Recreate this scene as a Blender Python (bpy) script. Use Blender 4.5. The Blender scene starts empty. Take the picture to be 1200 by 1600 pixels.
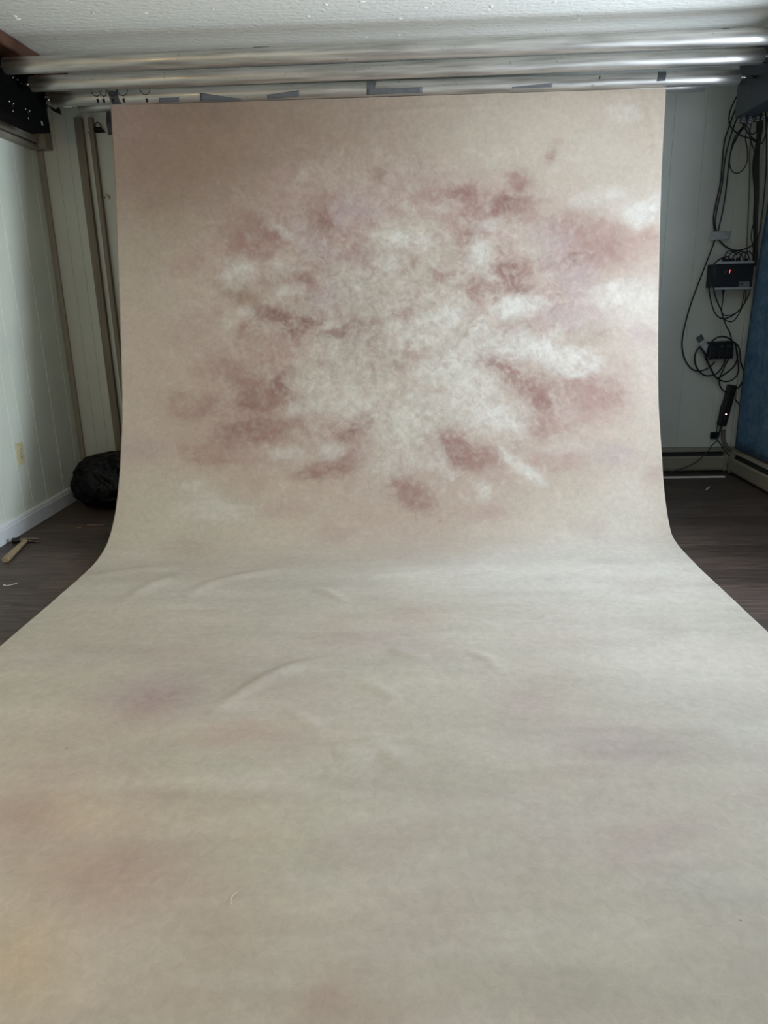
import bpy, bmesh, math, random
import numpy as np
from mathutils import Vector, Matrix, noise as mnoise

random.seed(7)
rng = np.random.default_rng(11)
PI = math.pi
R = math.radians
SC = bpy.context.scene
COL = SC.collection

# ------------------------------------------------------------------ room measures (metres)
XL, XR = -2.035, 2.09            # left / right wall faces
YBL, YBR = 4.37, 4.75            # back wall: left part and deeper right part
YF = -1.6                        # wall behind the photographer
ZC = 2.25                        # ceiling
CAM_H = 1.137
PITCH, ROLL, YAW, FPX = R(16.35), R(-1.325), R(-2.29), 1145.0

# ------------------------------------------------------------------ camera
_f = np.array([math.sin(YAW)*math.cos(PITCH), math.cos(YAW)*math.cos(PITCH), -math.sin(PITCH)])
_r0 = np.array([math.cos(YAW), -math.sin(YAW), 0.0])
_u0 = np.cross(_r0, _f)
_r = math.cos(ROLL)*_r0 + math.sin(ROLL)*_u0
_u = -math.sin(ROLL)*_r0 + math.cos(ROLL)*_u0
_c = np.array([0, 0, CAM_H])

cam_data = bpy.data.cameras.new('camera')
cam = bpy.data.objects.new('camera', cam_data)
COL.objects.link(cam)
cam.matrix_world = Matrix(((_r[0], _u[0], -_f[0], 0), (_r[1], _u[1], -_f[1], 0), (_r[2], _u[2], -_f[2], CAM_H), (0, 0, 0, 1)))
cam_data.sensor_fit = 'VERTICAL'
cam_data.sensor_height = 36.0
cam_data.lens = FPX/1600.0*36.0
cam_data.clip_start = 0.02
SC.camera = cam


def ray(px, py):
    return _f + _r*(px-600)/FPX - _u*(py-800)/FPX


def at(axis, val, px, py):
    """point of the plane axis = val seen at a photograph pixel"""
    d = ray(px, py)
    t = (val-_c[axis])/d[axis]
    p = _c+t*d
    return Vector(p.tolist())


def atX(v, px, py): return at(0, v, px, py)
def atY(v, px, py): return at(1, v, px, py)
def atZ(v, px, py): return at(2, v, px, py)

# ------------------------------------------------------------------ materials


def srgb(c):
    out = []
    for v in c[:3]:
        v = v/255.0
        out.append(v/12.92 if v <= 0.04045 else ((v+0.055)/1.055)**2.4)
    return (*out, 1.0)


def new_mat(name):
    m = bpy.data.materials.new(name)
    m.use_nodes = True
    nt = m.node_tree
    return m, nt, nt.nodes['Principled BSDF']


def mat(name, c, rough=0.6, metal=0.0, var=0.12, scale=30.0, bump=0.0, bscale=80.0, spec=0.5, stretch=None, coat=0.0):
    """principled surface with noise-driven colour variation and bump"""
    m, nt, b = new_mat(name)
    N, L = nt.nodes, nt.links
    tc = N.new('ShaderNodeTexCoord')
    src = tc.outputs['Object']
    if stretch:
        mp = N.new('ShaderNodeMapping')
        mp.inputs['Scale'].default_value = stretch
        L.new(src, mp.inputs['Vector'])
        src = mp.outputs['Vector']
    nz = N.new('ShaderNodeTexNoise')
    nz.inputs['Scale'].default_value = scale
    nz.inputs['Detail'].default_value = 5
    L.new(src, nz.inputs['Vector'])
    rp = N.new('ShaderNodeValToRGB')
    lin = srgb(c)
    rp.color_ramp.elements[0].color = (*[v*(1-var) for v in lin[:3]], 1)
    rp.color_ramp.elements[1].color = (*[min(1, v*(1+var)) for v in lin[:3]], 1)
    rp.color_ramp.elements[0].position = 0.3
    rp.color_ramp.elements[1].position = 0.7
    L.new(nz.outputs['Fac'], rp.inputs['Fac'])
    L.new(rp.outputs['Color'], b.inputs['Base Color'])
    b.inputs['Roughness'].default_value = rough
    b.inputs['Metallic'].default_value = metal
    b.inputs['Specular IOR Level'].default_value = spec
    b.inputs['Coat Weight'].default_value = coat
    if bump:
        nb = N.new('ShaderNodeTexNoise')
        nb.inputs['Scale'].default_value = bscale
        nb.inputs['Detail'].default_value = 6
        L.new(src, nb.inputs['Vector'])
        bp = N.new('ShaderNodeBump')
        bp.inputs['Strength'].default_value = bump
        bp.inputs['Distance'].default_value = 0.01
        L.new(nb.outputs['Fac'], bp.inputs['Height'])
        L.new(bp.outputs['Normal'], b.inputs['Normal'])
    return m


M = {}
M['panel'] = mat('painted_panelling', (232, 237, 222), 0.55, var=0.05, scale=3, bump=0.08, bscale=160)
M['panel_back'] = mat('painted_back_panelling', (206, 210, 201), 0.55, var=0.06, scale=2.5, bump=0.08, bscale=160)
M['trim'] = mat('grey_trim_paint', (150, 143, 130), 0.55, var=0.08, scale=8)
M['trim_dark'] = mat('brown_strip_wood', (126, 116, 100), 0.6, var=0.15, scale=6, stretch=(8, 8, 0.6))
M['white_trim'] = mat('white_gloss_trim', (236, 240, 242), 0.24, var=0.04, scale=12)
M['beam'] = mat('dark_stained_beam', (86, 54, 38), 0.4, var=0.5, scale=5, stretch=(9, 0.8, 9))
M['black_board'] = mat('black_painted_board', (7, 7, 7), 0.9, var=0.2, scale=20, spec=0.06)
M['chrome'] = mat('bright_screw_steel', (225, 225, 225), 0.2, 1.0, var=0.05)
M['steel'] = mat('dull_steel', (150, 145, 135), 0.4, 1.0, var=0.2)
M['black_iron'] = mat('black_iron', (16, 17, 20), 0.45, 0.3, var=0.2)
M['tape'] = mat('grey_duct_tape', (98, 101, 104), 0.55, 0.15, var=0.12, scale=40, bump=0.15, bscale=120)
M['tape_silver'] = mat('silver_duct_tape', (176, 180, 184), 0.35, 0.1, var=0.25, scale=60, bump=0.4, bscale=90)
M['tape_dark'] = mat('dark_duct_tape', (62, 62, 66), 0.6, 0.05, var=0.15, scale=40)
M['bag'] = mat('black_bin_liner', (6, 6, 9), 0.42, var=0.3, scale=9, bump=0.9, bscale=22, spec=0.22)
M['outlet'] = mat('ivory_plastic', (222, 212, 172), 0.4, var=0.04)
M['outlet_dark'] = mat('outlet_slots', (60, 54, 44), 0.6)
M['hickory'] = mat('worn_hickory', (158, 138, 108), 0.55, var=0.3, scale=10, stretch=(12, 1.2, 12), bump=0.15, bscale=30)
M['hammer_steel'] = mat('rusty_hammer_steel', (120, 110, 98), 0.42, 0.8, var=0.4, scale=50)
M['hammer_dark'] = mat('dark_hammer_poll', (42, 40, 38), 0.5, 0.6, var=0.3)
M['cable'] = mat('black_cable_rubber', (18, 22, 26), 0.5, var=0.15)
M['cable_grey'] = mat('grey_cable_rubber', (44, 47, 48), 0.55, var=0.15)
M['box'] = mat('black_controller_face', (17, 26, 36), 0.45, var=0.1)
M['alu'] = mat('aluminium_rail', (205, 206, 204), 0.35, 0.7, var=0.08)
M['plastic_black'] = mat('black_plastic', (16, 20, 25), 0.42, var=0.15)
M['label_grey'] = mat('grey_label', (120, 124, 126), 0.6, var=0.3, scale=120)
M['legend'] = mat('faint_button_print', (96, 108, 112), 0.6)
M['heater'] = mat('beige_heater_enamel', (140, 134, 120), 0.5, var=0.08, scale=10)
M['heater_dark'] = mat('heater_slot_dark', (24, 27, 31), 0.7)  # near-black finish of the heater element, also used for the label print
M['conduit'] = mat('mauve_grey_conduit', (112, 106, 106), 0.6)
M['white_bit'] = mat('white_scrap', (228, 226, 218), 0.5, var=0.03)
M['orange_bit'] = mat('orange_splinter', (188, 148, 118), 0.6, var=0.3)
M['white_plastic'] = mat('white_vinyl', (224, 222, 214), 0.45, var=0.03)
M['thread'] = mat('pale_thread', (236, 230, 214), 0.8, var=0.02)


def emission(name, c, s):
    m, nt, b = new_mat(name)
    b.inputs['Base Color'].default_value = srgb(c)
    b.inputs['Emission Color'].default_value = srgb(c)
    b.inputs['Emission Strength'].default_value = s
    return m


M['led'] = emission('red_led', (255, 70, 70), 5.0)
M['led_white'] = emission('white_red_led', (255, 170, 170), 6.0)


def make_pipe_mat():
    m, nt, b = new_mat('scuffed_aluminium')
    N, L = nt.nodes, nt.links
    tc = N.new('ShaderNodeTexCoord')
    mp = N.new('ShaderNodeMapping')
    mp.inputs['Scale'].default_value = (1.6, 22, 22)
    L.new(tc.outputs['Object'], mp.inputs['Vector'])
    n1 = N.new('ShaderNodeTexNoise')
    n1.inputs['Scale'].default_value = 2.2
    n1.inputs['Detail'].default_value = 7
    L.new(mp.outputs['Vector'], n1.inputs['Vector'])
    r1 = N.new('ShaderNodeValToRGB')
    r1.color_ramp.elements[0].position = 0.3
    r1.color_ramp.elements[0].color = srgb((148, 146, 140))
    r1.color_ramp.elements[1].position = 0.7
    r1.color_ramp.elements[1].color = srgb((206, 204, 198))
    L.new(n1.outputs['Fac'], r1.inputs['Fac'])
    n2 = N.new('ShaderNodeTexNoise')
    n2.inputs['Scale'].default_value = 38
    n2.inputs['Detail'].default_value = 4
    L.new(tc.outputs['Object'], n2.inputs['Vector'])
    r2 = N.new('ShaderNodeValToRGB')
    r2.color_ramp.elements[0].position = 0.23
    r2.color_ramp.elements[0].color = (0.25, 0.24, 0.22, 1)
    r2.color_ramp.elements[1].position = 0.34
    r2.color_ramp.elements[1].color = (1, 1, 1, 1)
    L.new(n2.outputs['Fac'], r2.inputs['Fac'])
    mx = N.new('ShaderNodeMix')
    mx.data_type = 'RGBA'
    mx.blend_type = 'MULTIPLY'
    mx.inputs[0].default_value = 0.5
    L.new(r1.outputs['Color'], mx.inputs[6])
    L.new(r2.outputs['Color'], mx.inputs[7])
    L.new(mx.outputs[2], b.inputs['Base Color'])
    b.inputs['Metallic'].default_value = 0.85
    r3 = N.new('ShaderNodeMapRange')
    r3.inputs['To Min'].default_value = 0.36
    r3.inputs['To Max'].default_value = 0.58
    L.new(n1.outputs['Fac'], r3.inputs['Value'])
    L.new(r3.outputs['Result'], b.inputs['Roughness'])
    b.inputs['Coat Weight'].default_value = 0.7
    b.inputs['Coat Roughness'].default_value = 0.07
    return m


M['pipe'] = make_pipe_mat()


def make_floor_mat():
    m, nt, b = new_mat('dark_wood_planks')
    N, L = nt.nodes, nt.links
    tc = N.new('ShaderNodeTexCoord')
    bk = N.new('ShaderNodeTexBrick')
    bk.offset = 0.37
    bk.inputs['Scale'].default_value = 1.0
    bk.inputs['Brick Width'].default_value = 1.15
    bk.inputs['Row Height'].default_value = 0.155
    bk.inputs['Mortar Size'].default_value = 0.0016
    bk.inputs['Mortar Smooth'].default_value = 0.3
    bk.inputs['Bias'].default_value = 0.0
    bk.inputs['Color1'].default_value = (0.25, 0.25, 0.25, 1)
    bk.inputs['Color2'].default_value = (0.75, 0.75, 0.75, 1)
    bk.inputs['Mortar'].default_value = (0.0, 0.0, 0.0, 1)
    L.new(tc.outputs['Object'], bk.inputs['Vector'])
    mp = N.new('ShaderNodeMapping')
    mp.inputs['Scale'].default_value = (2.2, 30, 1)
    L.new(tc.outputs['Object'], mp.inputs['Vector'])
    gn = N.new('ShaderNodeTexNoise')
    gn.inputs['Scale'].default_value = 2.4
    gn.inputs['Detail'].default_value = 8
    gn.inputs['Roughness'].default_value = 0.65
    gn.inputs['Distortion'].default_value = 0.6
    L.new(mp.outputs['Vector'], gn.inputs['Vector'])
    rp = N.new('ShaderNodeValToRGB')
    rp.color_ramp.elements[0].position = 0.28
    rp.color_ramp.elements[0].color = srgb((44, 37, 34))
    rp.color_ramp.elements[1].position = 0.72
    rp.color_ramp.elements[1].color = srgb((100, 86, 78))
    L.new(gn.outputs['Fac'], rp.inputs['Fac'])
    mr = N.new('ShaderNodeMapRange')
    mr.inputs['From Min'].default_value = 0.0
    mr.inputs['To Min'].default_value = 0.5
    mr.inputs['To Max'].default_value = 1.5
    sp = N.new('ShaderNodeSeparateColor')
    L.new(bk.outputs['Color'], sp.inputs['Color'])
    L.new(sp.outputs['Red'], mr.inputs['Value'])
    mx = N.new('ShaderNodeMix')
    mx.data_type = 'RGBA'
    mx.blend_type = 'MULTIPLY'
    mx.inputs[0].default_value = 1.0
    L.new(rp.outputs['Color'], mx.inputs[6])
    L.new(mr.outputs['Result'], mx.inputs[7])
    L.new(mx.outputs[2], b.inputs['Base Color'])
    b.inputs['Roughness'].default_value = 0.52
    b.inputs['Specular IOR Level'].default_value = 0.35
    bp = N.new('ShaderNodeBump')
    bp.inputs['Strength'].default_value = 0.25
    bp.inputs['Distance'].default_value = 0.002
    L.new(mx.outputs[2], bp.inputs['Height'])
    L.new(bp.outputs['Normal'], b.inputs['Normal'])
    return m


M['floor'] = make_floor_mat()


def make_ceiling_mat():
    m, nt, b = new_mat('swirled_ceiling_plaster')
    N, L = nt.nodes, nt.links
    tc = N.new('ShaderNodeTexCoord')
    n1 = N.new('ShaderNodeTexNoise')
    n1.inputs['Scale'].default_value = 3.0
    n1.inputs['Detail'].default_value = 4
    L.new(tc.outputs['Object'], n1.inputs['Vector'])
    rp = N.new('ShaderNodeValToRGB')
    rp.color_ramp.elements[0].color = srgb((232, 234, 226))
    rp.color_ramp.elements[1].color = srgb((243, 244, 238))
    L.new(n1.outputs['Fac'], rp.inputs['Fac'])
    L.new(rp.outputs['Color'], b.inputs['Base Color'])
    b.inputs['Roughness'].default_value = 0.8
    wv = N.new('ShaderNodeTexWave')
    wv.wave_type = 'RINGS'
    wv.inputs['Scale'].default_value = 9.0
    wv.inputs['Distortion'].default_value = 9.0
    wv.inputs['Detail'].default_value = 4
    wv.inputs['Detail Scale'].default_value = 1.4
    L.new(tc.outputs['Object'], wv.inputs['Vector'])
    n2 = N.new('ShaderNodeTexNoise')
    n2.inputs['Scale'].default_value = 55
    n2.inputs['Detail'].default_value = 6
    L.new(tc.outputs['Object'], n2.inputs['Vector'])
    ad = N.new('ShaderNodeMath')
    ad.operation = 'MULTIPLY_ADD'
    ad.inputs[1].default_value = 0.35
    L.new(wv.outputs['Fac'], ad.inputs[0])
    L.new(n2.outputs['Fac'], ad.inputs[2])
    bp = N.new('ShaderNodeBump')
    bp.inputs['Strength'].default_value = 0.6
    bp.inputs['Distance'].default_value = 0.006
    L.new(ad.outputs[0], bp.inputs['Height'])
    L.new(bp.outputs['Normal'], b.inputs['Normal'])
    return m


M['ceiling'] = make_ceiling_mat()


def make_navy_mat():
    m, nt, b = new_mat('mottled_navy_canvas')
    N, L = nt.nodes, nt.links
    tc = N.new('ShaderNodeTexCoord')
    n1 = N.new('ShaderNodeTexNoise')
    n1.inputs['Scale'].default_value = 14
    n1.inputs['Detail'].default_value = 9
    n1.inputs['Roughness'].default_value = 0.7
    n1.inputs['Distortion'].default_value = 0.8
    L.new(tc.outputs['Object'], n1.inputs['Vector'])
    rp = N.new('ShaderNodeValToRGB')
    rp.color_ramp.elements[0].position = 0.38
    rp.color_ramp.elements[0].color = srgb((58, 98, 134))
    rp.color_ramp.elements[1].position = 0.72
    rp.color_ramp.elements[1].color = srgb((108, 140, 168))
    L.new(n1.outputs['Fac'], rp.inputs['Fac'])
    vo = N.new('ShaderNodeTexVoronoi')
    vo.inputs['Scale'].default_value = 26
    L.new(tc.outputs['Object'], vo.inputs['Vector'])
    r2 = N.new('ShaderNodeValToRGB')
    r2.color_ramp.elements[0].position = 0.04
    r2.color_ramp.elements[0].color = (1, 1, 1, 1)
    r2.color_ramp.elements[1].position = 0.075
    r2.color_ramp.elements[1].color = (0, 0, 0, 1)
    L.new(vo.outputs['Distance'], r2.inputs['Fac'])
    mx = N.new('ShaderNodeMix')
    mx.data_type = 'RGBA'
    L.new(r2.outputs['Color'], mx.inputs[0])
    L.new(rp.outputs['Color'], mx.inputs[6])
    mx.inputs[7].default_value = srgb((170, 190, 200))
    L.new(mx.outputs[2], b.inputs['Base Color'])
    b.inputs['Roughness'].default_value = 0.8
    return m


M['navy'] = make_navy_mat()

# ------------------------------------------------------------------ mesh helpers


def box(bm, lo, hi, mtx=None):
    (x0, y0, z0), (x1, y1, z1) = lo, hi
    vs = [Vector(p) for p in ((x0, y0, z0), (x1, y0, z0), (x1, y1, z0), (x0, y1, z0), (x0, y0, z1), (x1, y0, z1), (x1, y1, z1), (x0, y1, z1))]
    if mtx is not None:
        vs = [mtx @ v for v in vs]
    v = [bm.verts.new(p) for p in vs]
    fs = []
    for q in ((0, 3, 2, 1), (4, 5, 6, 7), (0, 1, 5, 4), (1, 2, 6, 5), (2, 3, 7, 6), (3, 0, 4, 7)):
        fs.append(bm.faces.new([v[i] for i in q]))
    return v, fs


def bbox(lo, hi, bev=0.003, seg=2, mtx=None):
    bm = bmesh.new()
    box(bm, lo, hi, mtx)
    if bev:
        bmesh.ops.bevel(bm, geom=bm.edges[:], offset=bev, segments=seg, affect='EDGES', profile=0.5)
    return bm


def smooth_pts(pts, n=8):
    P = [Vector(p) for p in pts]
    if len(P) < 3:
        return P
    Q = [P[0]*2-P[1]] + P + [P[-1]*2-P[-2]]
    out = []
    for i in range(1, len(Q)-2):
        p0, p1, p2, p3 = Q[i-1], Q[i], Q[i+1], Q[i+2]
        for k in range(n):
            t = k/n
            out.append(0.5*((2*p1)+(p2-p0)*t+(2*p0-5*p1+4*p2-p3)*t*t+(3*p1-p0-3*p2+p3)*t**3))
    out.append(P[-1])
    return out


def tube(bm, pts, rad, sides=8, closed=False):
    P = [Vector(p) for p in pts]
    n = len(P)
    rings = []
    up = None
    for i in range(n):
        if closed:
            t = P[(i+1) % n]-P[i-1]
        else:
            t = P[min(i+1, n-1)]-P[max(i-1, 0)]
        if t.length < 1e-9:
            t = Vector((0, 0, 1))
        t.normalize()
        if up is None:
            up = Vector((0, 0, 1)) if abs(t.z) < 0.9 else Vector((0, 1, 0))
        a = (up-t*up.dot(t))
        if a.length < 1e-6:
            a = Vector((1, 0, 0))-t*t.x
        a.normalize()
        up = a
        b = t.cross(a)
        r = rad[i] if isinstance(rad, (list, tuple)) else rad
        rings.append([bm.verts.new(P[i]+a*(r*math.cos(2*PI*k/sides))+b*(r*math.sin(2*PI*k/sides))) for k in range(sides)])
    m = n if closed else n-1
    for i in range(m):
        A, B = rings[i], rings[(i+1) % n]
        for k in range(sides):
            f = bm.faces.new((A[k], A[(k+1) % sides], B[(k+1) % sides], B[k]))
            f.smooth = True
    if not closed:
        bm.faces.new(rings[0][::-1])
        bm.faces.new(rings[-1])


def ring_pts(c, r, ax1, ax2, n=24, a0=0, a1=2*PI):
    c = Vector(c)
    full = abs(a1-a0-2*PI) < 1e-6
    m = n if full else n+1
    return [c+Vector(ax1)*(r*math.cos(a0+(a1-a0)*k/n))+Vector(ax2)*(r*math.sin(a0+(a1-a0)*k/n)) for k in range(m)]


def obj(name, bm, m, parent=None, smooth=None):
    me = bpy.data.meshes.new(name)
    bmesh.ops.recalc_face_normals(bm, faces=bm.faces[:])
    if smooth is not None:
        for f in bm.faces:
            f.smooth = smooth
    bm.to_mesh(me)
    bm.free()
    me.materials.append(m)
    o = bpy.data.objects.new(name, me)
    COL.objects.link(o)
    if parent is not None:
        o.parent = parent
        if parent.type == 'EMPTY':
            o.matrix_parent_inverse = Matrix.Translation(-parent.location)
    return o


def tag(o, label=None, cat=None, group=None, kind=None):
    if label:
        o['label'] = label
    if cat:
        o['category'] = cat
    if group:
        o['group'] = group
    if kind:
        o['kind'] = kind
    return o


def struct(name, bm, m, label=None, cat=None):
    o = obj(name, bm, m)
    return tag(o, label, cat, kind='structure')


def thing(name, label, cat, loc=(0, 0, 0), group=None):
    o = bpy.data.objects.new(name, None)
    o.empty_display_size = 0.05
    COL.objects.link(o)
    o.location = loc
    return tag(o, label, cat, group)


# ------------------------------------------------------------------ room shell
bm = bmesh.new()
box(bm, (XL-0.12, YF-0.12, -0.1), (XR+0.12, YBR+0.12, 0.0))
struct('floor', bm, M['floor'], 'dark brown wood plank floor showing on both sides of the canvas', 'floor')

# ceiling slab with a shallow taped seam and small plaster drips
bm = bmesh.new()
ys = [YF-0.12, 3.3] + [3.3+0.01*k for k in range(1, 60)] + [YBR+0.12]
prev = None
for y in ys:
    z = ZC
    row = [bm.verts.new((x, y, z)) for x in (XL-0.12, XR+0.12)]
    top = [bm.verts.new((x, y, ZC+0.1)) for x in (XL-0.12, XR+0.12)]
    if prev:
        bm.faces.new((prev[0][0], row[0], row[1], prev[0][1]))
        bm.faces.new((prev[1][0], prev[1][1], top[1], top[0]))
        bm.faces.new((prev[0][0], prev[1][0], top[0], row[0]))
        bm.faces.new((prev[0][1], row[1], top[1], prev[1][1]))
    else:
        bm.faces.new((row[0], row[1], top[1], top[0]))
    prev = (row, top)
bm.faces.new((prev[0][0], prev[1][0], prev[1][1], prev[0][1]))
for (px, py, s) in ((24, 25, 1), (28, 29, 1.2), (145, 20, 1), (228, 20, 1), (333, 14, .8), (510, 7, 1.1), (566, 2, 1.3), (570, 31, .7), (625, 29, 1), (623, 55, .8), (573, 58, .7), (665, 12, 1.0), (768, 10, 1.2), (866, 3, 1.0), (905, 30, .8), (482, 25, .9), (1003, 26, .8)):
    p = atZ(ZC, px, py)
    q = bmesh.ops.create_icosphere(bm, subdivisions=2, radius=0.006*s, matrix=Matrix.Translation(p) @ Matrix.Rotation(random.uniform(0, 3), 4, 'Z') @ Matrix.Diagonal((1.7, 0.7, 0.7, 1)))
for k in range(70):
    p = Vector((random.uniform(-1.6, 1.9), random.uniform(1.6, 3.5), ZC))
    pts = [p + Vector((0.02*math.cos(a)*1.2, 0.02*math.sin(a), 0)) for a in [random.uniform(0, 6)+0.25*j for j in range(1)]]
    a0 = random.uniform(0, 6.28)
    r = random.uniform(0.01, 0.04)
    pts = [p+Vector((r*math.cos(a0+0.2*j), r*math.sin(a0+0.2*j), 0.0005)) for j in range(5)]
    tube(bm, pts, [0.0004, 0.0016, 0.0022, 0.0014, 0.0004], 5)
struct('ceiling', bm, M['ceiling'], 'off-white swirled plaster ceiling with small drips', 'ceiling')


def grooved_wall(path, grooves, z0, z1, thick, nrm):
    """vertical panelling: path (a0,a1) along one axis, V grooves at given positions. returns list of (a, depth)"""
    a0, a1 = path
    prof = [(a0, 0.0)]
    for g in sorted(grooves):
        if a0+0.01 < g < a1-0.01:
            prof += [(g-0.0035, 0.0), (g-0.0012, 0.0035), (g+0.0012, 0.0035), (g+0.0035, 0.0)]
    prof.append((a1, 0.0))
    return prof


def wall_from_profile(front, back, z0, z1):
    bm = bmesh.new()
    loop = front+back[::-1]
    lo = [bm.verts.new((x, y, z0)) for x, y in loop]
    hi = [bm.verts.new((x, y, z1)) for x, y in loop]
    n = len(loop)
    for i in range(n):
        j = (i+1) % n
        bm.faces.new((lo[i], lo[j], hi[j], hi[i]))
    bm.faces.new(lo[::-1])
    bm.faces.new(hi)
    return bm


gl = [3.444, 3.629, 3.726, 3.881, 4.087]
g_left = gl + [4.087+0.2, 3.26, 3.05, 2.95, 2.74, 2.5, 2.3, 2.2, 2.0, 1.7, 1.5, 1.2, 0.9, 0.6, 0.3, 0.0, -0.4, -0.8, -1.2]
pr = grooved_wall((YF-0.12, YBL), g_left, 0, ZC, .12, 1)
struct('wall_left', wall_from_profile([(XL-d, y) for y, d in pr], [(XL-0.12, YF-0.12), (XL-0.12, YBL)], 0, ZC), M['panel'],
       'pale green painted panelled wall at left', 'wall')

# back wall: left part nearer, right part set deeper, jog hidden behind the canvas
gr = [1.537, 1.72, 1.30, 1.10, 1.93, 0.7, -1.93, -1.86, -1.60, -1.38, -1.1, -0.8, -0.4]
pL = [p for p in grooved_wall((XL-0.12, 0.2), [g for g in gr if g < 0.1], 0, ZC, .12, 1)]
pR = [p for p in grooved_wall((0.2, XR+0.12), [g for g in gr if g > 0.3], 0, ZC, .12, 1)]
front = [(x, YBL+d) for x, d in pL] + [(x, YBR+d) for x, d in pR]
struct('wall_back', wall_from_profile(front, [(XL-0.12, YBR+0.15), (XR+0.12, YBR+0.15)], 0, ZC), M['panel_back'],
       'grey-green panelled back wall behind the hanging canvas', 'wall')


def wall_with_window(axis, fixed, thick, a0, a1, w0, w1, z0, z1):
    bm = bmesh.new()

    def b(p0, p1, q0, q1):
        lo, hi = (fixed, p0, q0), (fixed+thick, p1, q1)
        if axis == 1:
            lo, hi = (p0, fixed, q0), (p1, fixed+thick, q1)
        lo2 = tuple(min(i, j) for i, j in zip(lo, hi))
        hi2 = tuple(max(i, j) for i, j in zip(lo, hi))
        box(bm, lo2, hi2)
    b(a0, w0, 0, ZC)
    b(w1, a1, 0, ZC)
    b(w0, w1, 0, z0)
    b(w0, w1, z1, ZC)
    return bm


WR = (1.75, 3.2, 0.5, 1.8)       # right window: y0,y1,z0,z1
WF = (-0.9, 1.5, 0.7, 2.05)        # opening added behind the photographer for fill light: x0,x1,z0,z1
struct('wall_right', wall_with_window(0, XR, 0.12, YF-0.12, YBR+0.14, WR[0], WR[1], WR[2], WR[3]), M['panel_back'],
       'panelled right wall behind the navy canvas', 'wall')
struct('wall_front', wall_with_window(1, YF, -0.12, XL, XR, WF[0], WF[1], WF[2], WF[3]), M['panel'],
       'wall behind the photographer', 'wall')


def window(name, axis, fixed, w0, w1, z0, z1, label):
    t = thing(name, label, 'window')
    t['kind'] = 'structure'
    bm = bmesh.new()

    def b(p0, p1, q0, q1, d0, d1):
        if axis == 0:
            box(bm, (fixed+d0, p0, q0), (fixed+d1, p1, q1))
        else:
            box(bm, (p0, fixed-d1, q0), (p1, fixed-d0, q1))
    e = 0.045
    for (p0, p1, q0, q1) in ((w0, w1, z0, z0+e), (w0, w1, z1-e, z1), (w0, w0+e, z0+e, z1-e), (w1-e, w1, z0+e, z1-e)):
        b(p0, p1, q0, q1, 0.03, 0.09)
    obj('window_frame', bm, M['white_trim'], t)
    return t


window('window_1', 0, XR, *WR, 'white framed window in the right wall')
window('fill_window', 1, YF, *WF, 'white framed window added behind the photographer for fill light')

# baseboard along the left wall: tall flat board with a small moulded top
bm = bmesh.new()
prof = [(0, 0.001), (0.016, 0.001), (0.016, 0.070), (0.013, 0.076), (0.013, 0.083), (0.008, 0.092), (0, 0.094)]
ra = [bm.verts.new((XL+a, YF, z)) for a, z in prof]
rb = [bm.verts.new((XL+a, YBL, z)) for a, z in prof]
for i in range(len(prof)):
    j = (i+1) % len(prof)
    bm.faces.new((ra[i], ra[j], rb[j], rb[i]))
bm.faces.new(ra[::-1])
bm.faces.new(rb)
struct('baseboard_left', bm, M['white_trim'], 'white moulded baseboard along the left wall', 'baseboard')

# header moulding high on the left wall and its corner block
bm = bbox((XL, 1.2, 1.972), (XL+0.05, 4.285, 2.05), 0.003)
struct('trim_1', bm, M['trim'], 'grey boxed header trim high on the left wall', 'trim')
bm = bbox((XL, 1.2, 1.943), (XL+0.042, 4.285, 1.965), 0.002)
struct('trim_2', bm, M['trim'], 'narrow strip under the grey header trim', 'trim')
bm = bbox((XL, 4.286, 1.95), (XL+0.085, YBL, 2.06), 0.003)
struct('trim_3', bm, M['trim'], 'end block of the header trim in the left corner', 'trim')
bm = bbox((XL, YBL-0.018, 0.001), (XL+0.03, YBL, 1.95), 0.003)
struct('trim_4', bm, M['trim'], 'thin vertical corner strip where left and back wall meet', 'trim')
# corner bead in the right back corner
bm = bbox((XR-0.03, YBR-0.022, 0.16), (XR, YBR, ZC), 0.004)
struct('trim_5', bm, M['panel_back'], 'vertical corner strip in the right back corner', 'trim')

# wooden ceiling beam
bm = bbox((XL, 1.0, 2.192), (-1.697, YBL, ZC), 0.008, 3)
struct('trim_6', bm, M['beam'], 'dark stained wooden beam under the ceiling at top left', 'beam')

# two upright strips nailed on the back wall at left
for (x0, x1, px, lab) in ((-1.805, -1.762, 117, 'wider left one of two brown strips standing against back wall'),
                          (-1.728, -1.702, 137, 'narrower right one of two brown strips standing against back wall')):
    bm = bbox((x0, YBL-0.03, 0.001), (x1, YBL-0.001, 2.105), 0.003)
    o = obj('wooden_strip', bm, M['trim_dark'])
    tag(o, lab, 'strip', 'upright wooden strips')

# ------------------------------------------------------------------ rollers (aluminium pipes)
PR_ = 0.0325
BX0, BX1 = -1.775, 1.622


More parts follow.
